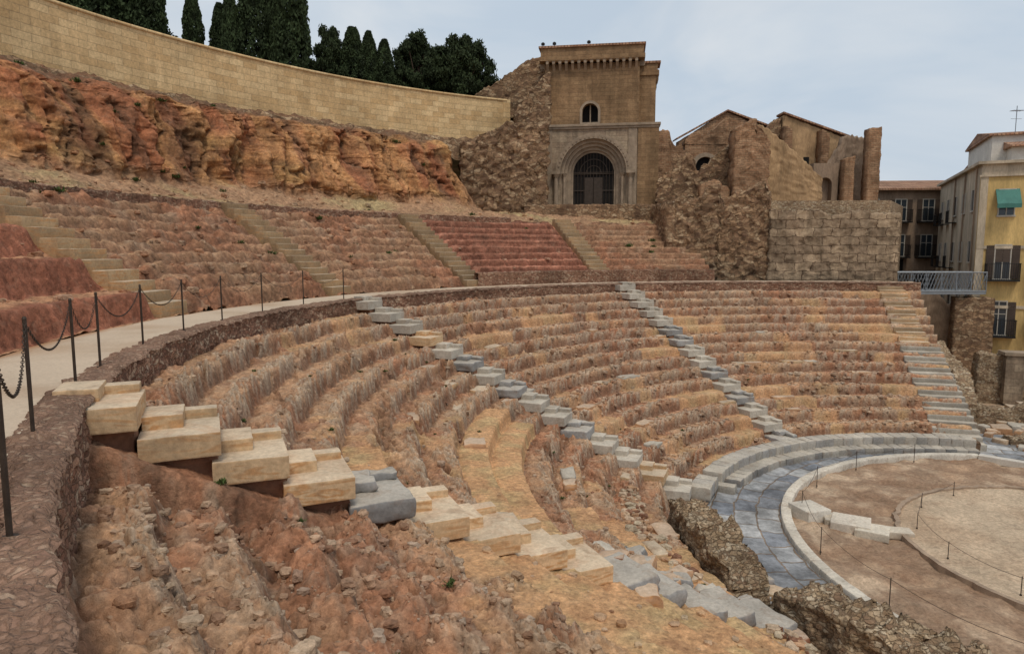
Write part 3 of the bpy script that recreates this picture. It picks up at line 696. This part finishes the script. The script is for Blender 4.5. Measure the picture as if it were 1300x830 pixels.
B().archwall(-3.95,2.6,8.8,13.0,-.75,.55,9.75,.30,.9,14,9.0).obj('upper_wall_front',M_tower,tw)
b=B();b.box(-3.95,2.6,.9,7.0,8.8,13.0);b.box(-3.95,3.9,.32,7.0,2.6,8.78);b.obj('tower_body',M_tower,tw)
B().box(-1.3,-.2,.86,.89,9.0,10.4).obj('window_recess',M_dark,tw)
b=B();b.ring(-.75,9.75,.55,.72,.24,.32,14);b.box(-1.47,-1.3,.24,.32,9.0,9.75);b.box(-.2,-.03,.24,.32,9.0,9.75);b.bar((-.75,.6,9.0),(-.75,.6,10.25),.05);b.obj('window_surround',M_mould,tw)
cxp=-.45
B().archwall(-3.85,2.55,2.9,8.55,cxp,2.25,5.5,-.6,.3,24).obj('portal_wall',M_portal,tw)
B().box(2.55,3.95,-.68,.31,2.9,8.55).obj('portal_pilaster',M_tower,tw)
b=B();b.box(-4.0,4.05,-.80,.3,8.55,8.72);b.box(-3.92,3.98,-.72,.3,8.40,8.553);b.box(-1.45,-.05,.2,.31,8.85,9.0)
for sx in(-3.6,2.2): b.box(sx-.3,sx+.3,-.66,-.58,2.9,8.4)
b.obj('string_course',M_mould,tw,.02)
b=B();b.ring(cxp,5.5,2.25,2.6,-.74,-.58,30)
for q_,(r0,r1,y0) in enumerate(((2.02,2.26,-.42),(1.80,2.04,-.20),(1.58,1.82,.02),(1.42,1.60,.2))):
    b.ring(cxp,5.5,r0,r1,y0,.32,26)
    for sg in(-1,1): b.box(cxp+sg*r0 if sg>0 else cxp-r1,cxp+sg*r1 if sg>0 else cxp-r0,y0,.32,2.9,5.5)
for k in range(25):
    a=math.pi*(k+.5)/25;b.box(cxp+2.42*math.cos(a)-.05,cxp+2.42*math.cos(a)+.05,-.79,-.74,5.5+2.42*math.sin(a)-.08,5.5+2.42*math.sin(a)+.08)
b.obj('archivolts',M_mould,tw)
b=B()
for sg in(-1,1):
    x=cxp+sg*2.55
    b.cyl(x,-.86,3.25,5.1,.16,.14,14);b.box(x-.28,x+.28,-1.12,-.59,2.9,3.1);b.cyl(x,-.86,3.1,3.25,.24,.18,14);b.cyl(x,-.86,5.1,5.35,.15,.28,14);b.box(x-.3,x+.3,-1.14,-.58,5.35,5.55)
    x=cxp+sg*2.0;b.cyl(x,-.5,3.1,5.2,.11,.1,12);b.cyl(x,-.5,5.2,5.42,.1,.2,12)
b.obj('portal_columns',M_mould,tw)
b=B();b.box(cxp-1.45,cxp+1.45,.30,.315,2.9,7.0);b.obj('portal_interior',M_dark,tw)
b=B()
for k in range(-6,7):
    x=cxp+k*.22;h_=math.sqrt(max(0,1.42**2-(k*.22)**2));b.bar((x,.24,3.0),(x,.24,5.5+h_),.022)
for z in(3.3,4.3,5.45,5.55): b.bar((cxp-1.42,.24,z),(cxp+1.42,.24,z),.03)
for r0 in(.5,.95): b.ring(cxp,5.5,r0,r0+.05,.22,.26,16)
b.box(cxp-.62,cxp-.03,.18,.23,2.95,5.2);b.box(cxp+.03,cxp+.62,.18,.23,2.95,5.2)
b.obj('iron_gate',mat_plain('gate_iron',(.06,.045,.035),.6,.3,5,0,.3),tw)
b=B()
nC=15
for k in range(nC):
    x=-3.95+(k+.5)*6.55/nC
    b.prism([(.31,12.55),(.05,12.8),(-.12,12.95),(-.12,13.15),(.31,13.15)],'x',x-.09,x+.09)
for k in range(12):
    y=.5+(k+.5)*6.4/12;b.box(2.6,2.95,y-.1,y+.1,12.8,13.15);b.box(-4.3,-3.95,y-.1,y+.1,12.8,13.15)
b.obj('corbels',M_mould,tw)
b=B()
for k in range(nC-1):
    x=-3.95+(k+1)*6.55/nC;b.ring(x,12.98,.12,.24,-.10,.30,8)
b.box(-4.3,2.95,-.16,7.3,13.15,13.42);b.box(-4.2,2.85,-.08,7.2,13.42,14.0)
b.obj('parapet',M_tower,tw)
b=B();b.box(-4.33,2.98,-.2,7.3,14.0,14.14)
for y0 in(1.0,3.4): b.box(2.6,4.05,y0-.15,y0+1.45,13.0,13.14)
b.obj('tile_capping',M_tile,tw)
b=B()
for y0 in(1.0,3.4):
    b.box(2.6,3.75,y0,y0+1.3,8.78,12.2);b.box(2.6,3.95,y0-.12,y0+1.42,12.2,12.5);b.box(2.6,3.85,y0-.05,y0+1.35,12.5,13.0)
    for k in range(4): b.box(3.75,3.92,y0+.05+k*.36,y0+.2+k*.36,11.9,12.2)
b.obj('side_buttresses',M_tower,tw)
b=B()
for x in(-4.1,-3.3,-.9): 
    b.bar((x,.5,14.1),(x,.5,14.4),.025);b.cyl(x,.5,14.4,14.52,.13,.13,12);b.cyl(x,.5,14.52,14.58,.13,.06,12)
b.obj('floodlights',M_iron,tw)
# ruins right of the tower
ruin_wall('castle_rubble_wall',[(10.0,49.6),(12.4,49.8)],.8,3,[(0,8.7),(.5,8.6),(.6,7.6),(1,7.2)],M_brick,.14,.2,.12)
ruin_wall('ruined_brick_wall',[(9.6,46.0),(14.2,45.2)],.7,2.6,[(0,4.8),(.2,5.3),(.22,6.4),(.5,6.3),(.55,5.2),(.8,6.2),(1,7.0)],M_rub,.12,.22,.16)
bw=empty('ruined_pillar');ruin_wall('masonry',[(13.9,43.6),(16.1,43.5)],1.3,1.5,[(0,7.6),(.15,8.0),(.6,8.1),(.75,7.5),(1,6.6)],M_brick,.1,.2,.16,bw)
ruin_wall('front_rubble_wall',[(9.2,41.3),(11.5,40.9),(15.2,40.6)],.8,-3.2,[(0,2.9),(.3,3.2),(.5,4.0),(.52,3.2),(.7,3.4),(.9,4.1),(1,3.5)],M_rub,.09,.18,.22)
ruin_wall('front_rubble_wall',[(9.15,46.3),(9.2,41.2)],.8,-1.5,[(0,3.1),(.6,2.9),(1,2.9)],M_rub,.12,.10,.10)
ruin_wall('ashlar_block_wall',[(15.1,40.35),(18.5,40.0),(22.3,39.6)],.9,-3.2,[(0,2.6),(.15,2.3),(.3,2.55),(.5,2.1),(.7,2.4),(1,2.1)],M_big,.09,.14,.14)
ruin_wall('ashlar_block_wall',[(22.3,39.6),(24.2,44.5)],.9,-7.4,[(0,2.2),(1,2.2)],M_big,.14,.07,.07)
hs=empty('ruined_church')
ruin_wall('rear_gable',[(13.0,54.5),(20.4,54.5)],.8,3,[(0,8.6),(.2,9.5),(.46,10.75),(.5,10.8),(.54,10.7),(.85,9.7),(1,9.4)],M_brick,.12,.04,.06,hs)
b=B();b.archwall(12.8,15.9,3,8.0,14.3,.7,6.3,51.6,52.3,16);b.obj('arched_wall',M_brick,hs)
ruin_wall('broken_wall_top',[(12.75,51.55),(15.95,51.55)],.8,7.9,[(0,8.2),(.3,8.9),(.5,8.5),(.8,9.3),(1,9.6)],M_brick,.1,.22,.1,hs)
ruin_wall('mid_wall',[(16.0,50.6),(19.4,50.5)],.8,3,[(0,8.2),(.15,8.9),(.4,8.8),(.5,7.6),(.65,8.2),(.8,9.4),(1,9.5)],M_rub,.12,.22,.14,hs)
ruin_wall('side_wing_wall',[(19.5,50.3),(21.5,50.3),(24.0,50.3)],.8,2.9,[(0,9.75),(.5,8.95),(1,8.15)],M_plaster,.12,.04,.05,hs)
b=B();b.prism([(19.4,9.85),(19.4,9.97),(24.2,8.32),(24.2,8.20)],'y',50.1,51.5);b.prism([(16.7,10.85),(16.7,10.97),(20.5,9.62),(20.5,9.50)],'y',54.3,55.7);b.prism([(12.8,8.7),(12.8,8.82),(16.7,10.97),(16.7,10.85)],'y',54.3,55.7);b.obj('tile_coping',M_tile,hs)
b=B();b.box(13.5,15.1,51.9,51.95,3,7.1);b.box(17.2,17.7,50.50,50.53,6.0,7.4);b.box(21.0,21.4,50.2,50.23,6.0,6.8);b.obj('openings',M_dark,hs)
b=B();b.ring(14.3,6.3,.7,1.0,51.5,51.62,14);b.ring(17.45,7.4,.25,.45,50.42,50.5,10);b.obj('arch_rings',M_mould,hs)
for k,(x,w_,zt) in enumerate(((21.9,.55,8.6),(19.3,.5,8.9))):
    ruin_wall('buttress_%d'%(k+1),[(x,49.4),(x+w_,49.4)],.9,2.9,[(0,zt),(1,zt-.3)],M_brick,.1,.08,.07,hs)
ruin_wall('plastered_ruin_wall',[(16.2,46.0),(20.4,45.6)],.6,2.6,[(0,8.3),(.1,8.2),(.5,6.8),(.9,5.2),(1,4.8)],M_plaster,.12,.1,.1)
rp=empty('ruined_pillars')
b=B();b.archwall(20.5,22.2,2.8,6.0,21.35,.45,4.6,47.3,47.9,12);b.box(20.9,21.8,47.84,47.88,2.8,5.1);b.obj('arched_piece',M_brownr,rp)
ruin_wall('wall_piece',[(20.5,48.1),(24.6,47.8)],.7,2.6,[(0,5.6),(.3,6.0),(.5,7.2),(.55,7.9),(1,7.8)],M_brownr,.12,.22,.14,rp)
ruin_wall('pillar_1',[(22.3,46.6),(22.95,46.6)],.8,2.6,[(0,6.2),(1,6.4)],M_brick,.1,.05,.06,rp)
ruin_wall('pillar_2',[(23.6,46.2),(24.4,46.15)],.8,2.4,[(0,8.1),(1,8.2)],M_brick,.1,.06,.06,rp)
ruin_wall('ruined_brick_pier',[(12.0,44.2),(13.8,44.0)],.8,2.5,[(0,4.3),(.5,4.6),(1,4.0)],M_brick,.1,.1,.08)
# ------------------------------------------------------------------ town buildings
def window(bg,bf,x,z,w_,h_,y,bs=None):
    bg.box(x-w_/2,x+w_/2,y-.012,y+.05,z,z+h_)
    for a,c_ in((x-w_/2-.06,x-w_/2),(x+w_/2,x+w_/2+.06),(x-.025,x+.025)): bf.box(a,c_,y-.05,y+.02,z,z+h_)
    bf.box(x-w_/2-.1,x+w_/2+.1,y-.1,y+.02,z-.1,z);bf.box(x-w_/2-.06,x+w_/2+.06,y-.05,y+.02,z+h_,z+h_+.07);bf.box(x-w_/2,x+w_/2,y-.035,y+.02,z+h_*.62,z+h_*.62+.04)
    if bs is not None:
        for s in(-1,1):
            xx=x+s*(w_/2+.28);bs.box(xx-.2,xx+.2,y-.07,y-.03,z,z+h_)
            for i in range(int(h_/.09)): bs.box(xx-.17,xx+.17,y-.085,y-.07,z+.03+i*.09,z+.08+i*.09)
def balcony(bb,x,z,w_,y,d=.6,h_=.95):
    bb.box(x-w_/2,x+w_/2,y-d,y,z-.1,z)
    for i in range(int(w_/.11)+1):
        xx=x-w_/2+.02+i*.11;bb.box(xx-.01,xx+.01,y-d+.01,y-d+.03,z,z+h_)
    for s in(-1,1):
        for i in range(5): yy=y-d+.05+i*.12;bb.box(x+s*w_/2-.02,x+s*w_/2,yy,yy+.02,z,z+h_)
        bb.box(x+s*w_/2-.025,x+s*w_/2+.01,y-d,y,z+h_,z+h_+.04)
    bb.box(x-w_/2,x+w_/2,y-d,y-d+.04,z+h_,z+h_+.04)
tb=empty('tile_roofed_building',(29.0,57.5,0),rad(-4))
B().box(0,9.5,0,9,FLOOR-.1,5.1).obj('walls',M_brownr,tb)
b=B();b.prism([(-.5,5.05),(-.5,5.2),(4.5,6.3),(9.5,5.2),(9.5,5.05)],'x',-.4,9.9);b.obj('roof',M_tile,tb)
bg=B();bf=B();bi=B();bsh=B()
for z in(2.6,-.3,-3.3):
    for x in(1.0,3.2,5.4,7.4): window(bg,bf,x,z,.85,1.7,0.,bsh)
    balcony(bi,5.4,z-.1,1.7,-.0);balcony(bi,3.2,z-.1,1.5,0.)
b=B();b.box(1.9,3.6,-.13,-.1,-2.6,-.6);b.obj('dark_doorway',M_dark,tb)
bg.obj('windows',M_glass,tb);bf.obj('window_frames',M_frame,tb);bi.obj('balconies',M_iron,tb);bsh.obj('shutters',M_shut,tb)
yb=empty('yellow_apartment_building',(28.4,42,0),math.atan2(-6.2,14))
b=B();b.box(0,9,0,.4,FLOOR-.1,4.6);b.obj('front_wall',M_yel,yb)
b=B();b.box(.02,9,.4,15.3,FLOOR-.1,5.25);b.box(.0,9.,-.003,.4,4.6,5.25);b.obj('side_walls',M_cream,yb)
b=B();b.box(-.25,9.2,-.25,15.5,5.25,5.42);b.box(-.12,9.1,-.12,.0,4.5,4.62);b.box(-.02,9.1,-.07,0,.2,.38);b.box(-.02,9.1,-.07,0,-3.4,-3.22)
b.box(-.04,.35,-.05,0,FLOOR,4.5);b.obj('cornice',M_cream,yb)
b=B();b.box(.8,9,2.2,9.5,5.42,7.2);b.box(1.6,9,.9,5.0,5.42,6.3);b.obj('penthouse',M_white,yb)
b=B();b.prism([(2.0,7.2),(2.0,7.3),(5.8,7.9),(9.7,7.3),(9.7,7.2)],'x',.6,9.1);b.prism([(.5,6.3),(.5,6.4),(3.0,6.95),(5.0,6.9),(5.0,6.3)],'x',1.4,9.1);b.obj('penthouse_roof',M_tile,yb)
bg=B();bf=B();bi=B();ba=B();bsh=B()
for z in(2.2,-1.6,-5.0):
    for x in(1.35,3.6,5.9):
        window(bg,bf,x,z,.75,2.0 if z<2 else 1.5,0.,bsh if z<2 else None)
        if z<2: balcony(bi,x,z-.05,1.7,-.0,.55)
bsh.box(.98,1.72,-.05,-.013,-.6,.4);bsh.box(.98,1.72,-.05,-.013,3.0,3.7)
for y in(2.,5.,8.,11.,13.5):
    for z in(2.6,-.6,-3.8):
        bg.box(-.005,.03,y-.4,y+.4,z,z+1.3);bf.box(-.06,.02,y-.5,y-.4,z,z+1.3);bf.box(-.06,.02,y+.4,y+.5,z,z+1.3);bf.box(-.08,.02,y-.5,y+.5,z-.1,z)
        if y>6: bi.box(-.5,0,y-.6,y+.6,z-.55,z-.5);bi.box(-.5,-.47,y-.6,y+.6,z+.3,z+.34);[bi.box(-.5,-.48,y-.6+i*.12,y-.58+i*.12,z-.5,z+.3) for i in range(11)]
ba.prism([(-.02,3.75),(-.75,2.85),(-.75,2.6),(-.72,2.6),(-.7,2.85),(-.0,3.68)],'x',.75,1.95)
bg.obj('windows',M_glass,yb);bf.obj('window_frames',M_frame,yb);bi.obj('balconies',M_iron,yb);ba.obj('awning',M_green,yb);bsh.obj('shutters',M_shut,yb)
b=B()
for k in range(3): b.bar((-.06,1.2+k*3.6,5.2),(-.06,1.2+k*3.6,FLOOR),.05)
b.obj('drainpipes',M_brownr,yb)
an=empty('tv_antenna',(32.,44.5,7.));b=B();b.bar((0,0,-.5),(0,0,2.2),.025)
b.bar((-.35,0,1.4),(.35,0,1.4),.012)
for k in range(6): b.bar((-.3+k*.12,-.22,1.9),(-.3+k*.12,.22,1.9),.012)
b.bar((-.4,0,1.9),(.45,0,1.9),.015);b.obj('mast',M_metal,an)
wb=empty('white_town_house',(36,52,0),rad(-20));B().box(0,9,0,8,FLOOR,6.6).obj('walls',M_white,wb);b=B();b.prism([(-.3,6.6),(4,7.6),(8.3,6.6)],'x',-.3,9.3);b.obj('roof',M_tile,wb)
bg=B();bf=B()
for x in(1.2,3.5,6):
    for z in(4.,1,-2): window(bg,bf,x,z,.9,1.5,0.)
bg.obj('windows',M_glass,wb);bf.obj('window_frames',M_frame,wb)
fb=empty('metal_footbridge');b=B();b.box(22.8,28.2,40.6,42.0,-2.5,-2.35)
b.obj('deck',M_metal,fb)
b=B()
for yy in(40.62,41.95):
    for k in range(27):
        x=22.8+k*.2;b.bar((x,yy,-2.35),(min(x+.4,28.2),yy,-1.2),.016,4);b.bar((min(x+.4,28.2),yy,-2.35),(x,yy,-1.2),.016,4)
    for z in(-2.3,-1.2): b.bar((22.8,yy,z),(28.2,yy,z),.04,6)
    for k in range(7): b.bar((22.8+k*.9,yy,-2.4),(22.8+k*.9,yy,-1.15),.03,6)
b.obj('railings',M_metal,fb)
ruin_wall('retaining_wall',[(25.2,45.0),(31.5,43.6)],.6,FLOOR-.1,[(0,-2.6),(.4,-2.6),(.5,-3.4),(1,-3.6)],M_brownr,.15,.08,.08)
ruin_wall('retaining_wall',[(22.5,38.0),(25.5,44.5)],.6,FLOOR-.1,[(0,-4.2),(1,-2.8)],M_rub,.15,.08,.08)
ruin_wall('bridge_abutment_wall',[(26.6,40.9),(28.6,40.3)],.9,FLOOR-.1,[(0,-2.7),(1,-2.7)],M_rub,.12,.05,.08)
rc_=empty('seating_end_wall')
ruin_wall('masonry',[pol(70.4,9.2),pol(70.4,23)],.6,FLOOR-.1,[(0,-7.0),(.13,-6.9),(1,-1.75)],M_rub,.12,.03,.04,rc_)
for P_,tp in (([(20.4,29.4),(22.6,34.4),(25.2,39.8)],[(0,-6.6),(.1,-5.6),(.5,-5.4),(1,-5.2)]),([(20.4,29.4),(23.0,28.4)],[(0,-6.7),(1,-6.6)]),([(23.2,33.6),(30.0,31.8)],[(0,-5.0),(1,-5.0)]),([(19.2,25.6),(22.4,24.9)],[(0,-7.1),(1,-6.9)])):
    ruin_wall('excavated_stone_wall',P_,.7,FLOOR-.1,tp,M_rubs,.1,.18,.12)
gw=empty('stone_gateway',(24.2,33.2,0),rad(-18))
b=B();b.archwall(0,6.5,FLOOR,-5.0,1.6,.8,-6.3,-.3,.5,16);b.obj('arch_wall',M_portal,gw)
b=B();b.box(-.1,6.6,-.4,.6,-5.0,-4.85);b.obj('cap',M_mould,gw)
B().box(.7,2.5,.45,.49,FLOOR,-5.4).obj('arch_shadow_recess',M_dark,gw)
bk=Blocks()
for k in range(6):
    bk.add((22.6+k*.38,30.6-k*.15,FLOOR+.08+k*.085),(.25,.9,.1+k*.085),rad(-20),PALE*.8,.02,.015)
bk.obj('stone_steps',M_block)
bk=Blocks()
for k in range(70):
    x=random.uniform(18.5,25);y=random.uniform(23.5,30)
    if math.hypot(x-CX,y-CY)<9.6 or math.degrees(math.atan2(y-CY,x-CX))>69: continue
    bk.add((x,y,FLOOR),(random.uniform(.1,.45),random.uniform(.1,.4),random.uniform(.08,.22)),random.uniform(0,3),random.choice([PALE*.85,TAN*.9,PALEG*.8]),.04,.03,0,k,tl_)
bk.obj('excavated_stone_blocks',M_block)
# ------------------------------------------------------------------ trees
def leafcloud(cent,nrm_up,size,colv):
    n=len(cent);d=rng.normal(size=(n,3));d[:,2]=np.abs(d[:,2])+nrm_up;d/=np.linalg.norm(d,axis=1)[:,None]
    u=np.cross(d,rng.normal(size=(n,3)));u/=np.linalg.norm(u,axis=1)[:,None]
    s=size*rng.uniform(.6,1.3,n)[:,None]
    V=np.stack([cent-d*s,cent+u*s*.45,cent+d*s,cent-u*s*.45],1).reshape(-1,3)
    F=np.arange(n*4).reshape(-1,4);return V,F,np.repeat(colv,4,axis=0)
def trunkmesh(h,r0,r1,n=8):
    V=[];k=10
    for i in range(k):
        t=i/(k-1);rr_=r0+(r1-r0)*t
        for j in range(n): V.append((rr_*math.cos(6.283*j/n)+.05*math.sin(t*5),rr_*math.sin(6.283*j/n),h*t))
    F=[(i*n+j,i*n+(j+1)%n,(i+1)*n+(j+1)%n,(i+1)*n+j) for i in range(k-1) for j in range(n)]
    return np.array(V),np.array(F)
def join(parts):
    V=[];F=[];C_=[];mi=[];n=0
    for v,f_,c,m in parts:
        V.append(v);F.append(np.asarray(f_)+n);n+=len(v);C_.append(np.broadcast_to(c,(len(v),3)));mi+= [m]*len(f_)
    return np.concatenate(V),np.concatenate(F),np.concatenate(C_),mi
def cypress_mesh(seed,h=8.,w_=.8,n=13000):
    t=rng.uniform(.03,1,n)**.9;a=rng.uniform(0,6.283,n)
    prof=w_*np.minimum(1,(t/.22))**.5*np.clip(1-((t-.35)/.68).clip(0)**2.4,0,1)**.7+.03
    lump=1+.34*fbm(np.cos(a)*1.6+seed,np.sin(a)*1.6,t*h*.9,3)
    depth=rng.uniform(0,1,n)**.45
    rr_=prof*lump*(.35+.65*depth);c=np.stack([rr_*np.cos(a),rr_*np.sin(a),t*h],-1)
    br=(.35+.75*depth**2)*(1+.8*fbm(c[:,0]*1.8+seed,c[:,1]*1.8,c[:,2]*1.2,2))  # inner leaves darkened: crown shade painted into leaf colour
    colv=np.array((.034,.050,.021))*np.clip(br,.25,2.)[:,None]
    lv=leafcloud(c,1.6,.12,colv);tv=trunkmesh(h*.8,.16,.03)
    V,F,C_,mi=join([(lv[0],lv[1],lv[2],0),(tv[0],tv[1],np.array((.1,.07,.05)),1)])
    return quad_mesh('cypress',V,F,[M_leaf,M_bark],None,C_,False,mi)
def broad_mesh(seed,h=5.5,w_=2.2,n=20000):
    parts=[];tv=trunkmesh(h*.75,.2,.07);parts.append((tv[0],tv[1],np.array((.1,.07,.05)),1))
    cl_=[]
    for k in range(90):
        a=rng.uniform(0,6.283);z=rng.uniform(.08,1);rr_=w_*math.sqrt(rng.uniform(0,1))*(1-.7*max(0,z-.6)/.4)*.9
        cl_.append((rr_*math.cos(a),rr_*math.sin(a),h*z*.95,rng.uniform(.3,.62)))
    for c in cl_[:18]:
        b=B();b.bar((0,0,h*.3),(c[0],c[1],c[2]),.045,4);v=np.array(b.v);parts.append((v,np.array([f_ for f_ in b.f if len(f_)==4]),np.array((.1,.07,.05)),1))
    per=n//len(cl_);P_=[];Cv=[]
    for c in cl_:
        d=rng.normal(size=(per,3));d/=np.linalg.norm(d,axis=1)[:,None];q_=rng.uniform(0,1,per)**.5*rng.uniform(.7,1.25,per)
        p=np.array(c[:3])+d*(c[3]*q_)[:,None]*np.array((1,1,.75));P_.append(p)
        g=rng.uniform(.65,1.3)*(.55+.6*q_*(d[:,2]*.5+.6));Cv.append(np.array((.038,.054,.023))*g[:,None])  # clump shade in the colour: cores darker, upper sides lighter
    lv=leafcloud(np.concatenate(P_),.3,.12,np.concatenate(Cv));parts.append((lv[0],lv[1],lv[2],0))
    V,F,C_,mi=join(parts);return quad_mesh('broad_crown',V,F,[M_leaf,M_bark],None,C_,False,mi)
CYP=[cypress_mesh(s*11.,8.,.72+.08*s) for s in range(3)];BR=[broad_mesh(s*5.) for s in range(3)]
def tree(name,me,x,y,h,w_,base=8.,z=9.4):
    o=obj(name,me);o.location=(x,y,z);s=h/base;o.scale=(w_,w_,s);o.rotation_euler=(0,0,random.uniform(0,6.28));return o
for i,(x,y,h,w_) in enumerate(((-27.5,42,7.5,1.4),(-26.0,43,8.5,1.5),(-24.4,42,8.6,1.5),(-22.9,43,8.8,1.6),(-21.7,42.6,8.2,1.2),(-20.2,45,7.0,.75),(-18.9,46,6.5,.9),(-17.8,45,7.5,.65),(-16.6,45.5,8.2,1.1),(-15.5,46,8.3,.75),(-14.2,46,9.2,1.2),(-10.9,48.5,5.8,1.0),(-9.9,49,5.7,.85),(-8.9,49.5,5.3,.8),(-29.5,41,8,1.5),(-31.,40,8,1.5),(-28.4,45,8.6,1.6),(-25.,47,8.2,1.6),(-23.9,44,8.8,1.5))):
    tree('cypress_tree',CYP[i%3],x,y,h,w_)
for i,(x,y,h,w_) in enumerate(((-12.6,48.5,6.0,.72),(-11.6,50.5,5.2,.6),(-13.3,50,4.6,.7),(-8.0,52,5.8,.75),(-6.8,51.5,6.5,.85),(-5.4,53,6.0,.8),(-3.9,52,6.5,.95),(-2.7,53.5,6.4,.85),(-25.8,44.5,5.5,1.2),(-23.,46,5.,1.),(-19,49,3.4,.9),(-4.6,52.8,5.9,.95),(-7.4,54,6.0,.95),(-9.5,54,4.6,.9),(-16.5,50,3.2,1.0),(-21,50,3.4,1.1))):
    tree('pine_tree',BR[i%3],x,y,h,w_,5.5)
# ------------------------------------------------------------------ light, sky, camera
w=bpy.data.worlds.new('World');scene.world=w;w.use_nodes=True;nt=w.node_tree;bg=nt.nodes['Background']
sky=nt.nodes.new('ShaderNodeTexSky');sky.sky_type='NISHITA';sky.sun_disc=False;sky.sun_elevation=rad(62);sky.sun_rotation=rad(170);sky.air_density=1.;sky.dust_density=2.;sky.ozone_density=1.
tc=nt.nodes.new('ShaderNodeTexCoord');mp=nt.nodes.new('ShaderNodeMapping');mp.inputs['Scale'].default_value=(1,1,3.0);nt.links.new(tc.outputs['Generated'],mp.inputs[0])
cn=noise(nt,mp.outputs[0],1.6,5,.55,.4)
cn2=noise(nt,mp.outputs[0],2.8,5,.52,.5)
cc_=mixc(nt,mrange(nt,cn2,.36,.68,0,1),(5.3,6.2,7.2),(7.1,7.5,7.9))
c=mixc(nt,mrange(nt,cn,.34,.6,.88,.98),sky.outputs[0],cc_)
nt.links.new(c,bg.inputs[0]);bg.inputs[1].default_value=.1
l=bpy.data.lights.new('sun','SUN');l.energy=1.6;l.angle=rad(14);l.color=(1,.90,.76)
so=bpy.data.objects.new('sun',l);link(so)
from mathutils import Vector
az=rad(170);el=rad(62);d=Vector((math.sin(az)*math.cos(el),math.cos(az)*math.cos(el),math.sin(el)))
so.rotation_euler=(-d).to_track_quat('-Z','Y').to_euler();so.location=(0,-10,40)
cam=bpy.data.cameras.new('camera');cam.lens=24;cam.sensor_width=36;cam.clip_end=3000;cam.clip_start=.05
co=bpy.data.objects.new('camera',cam);link(co);co.location=(0,0,0);co.rotation_euler=(rad(90-6.25),0,0);scene.camera=co
scene.view_settings.view_transform='Standard';scene.view_settings.look='None';scene.view_settings.exposure=0
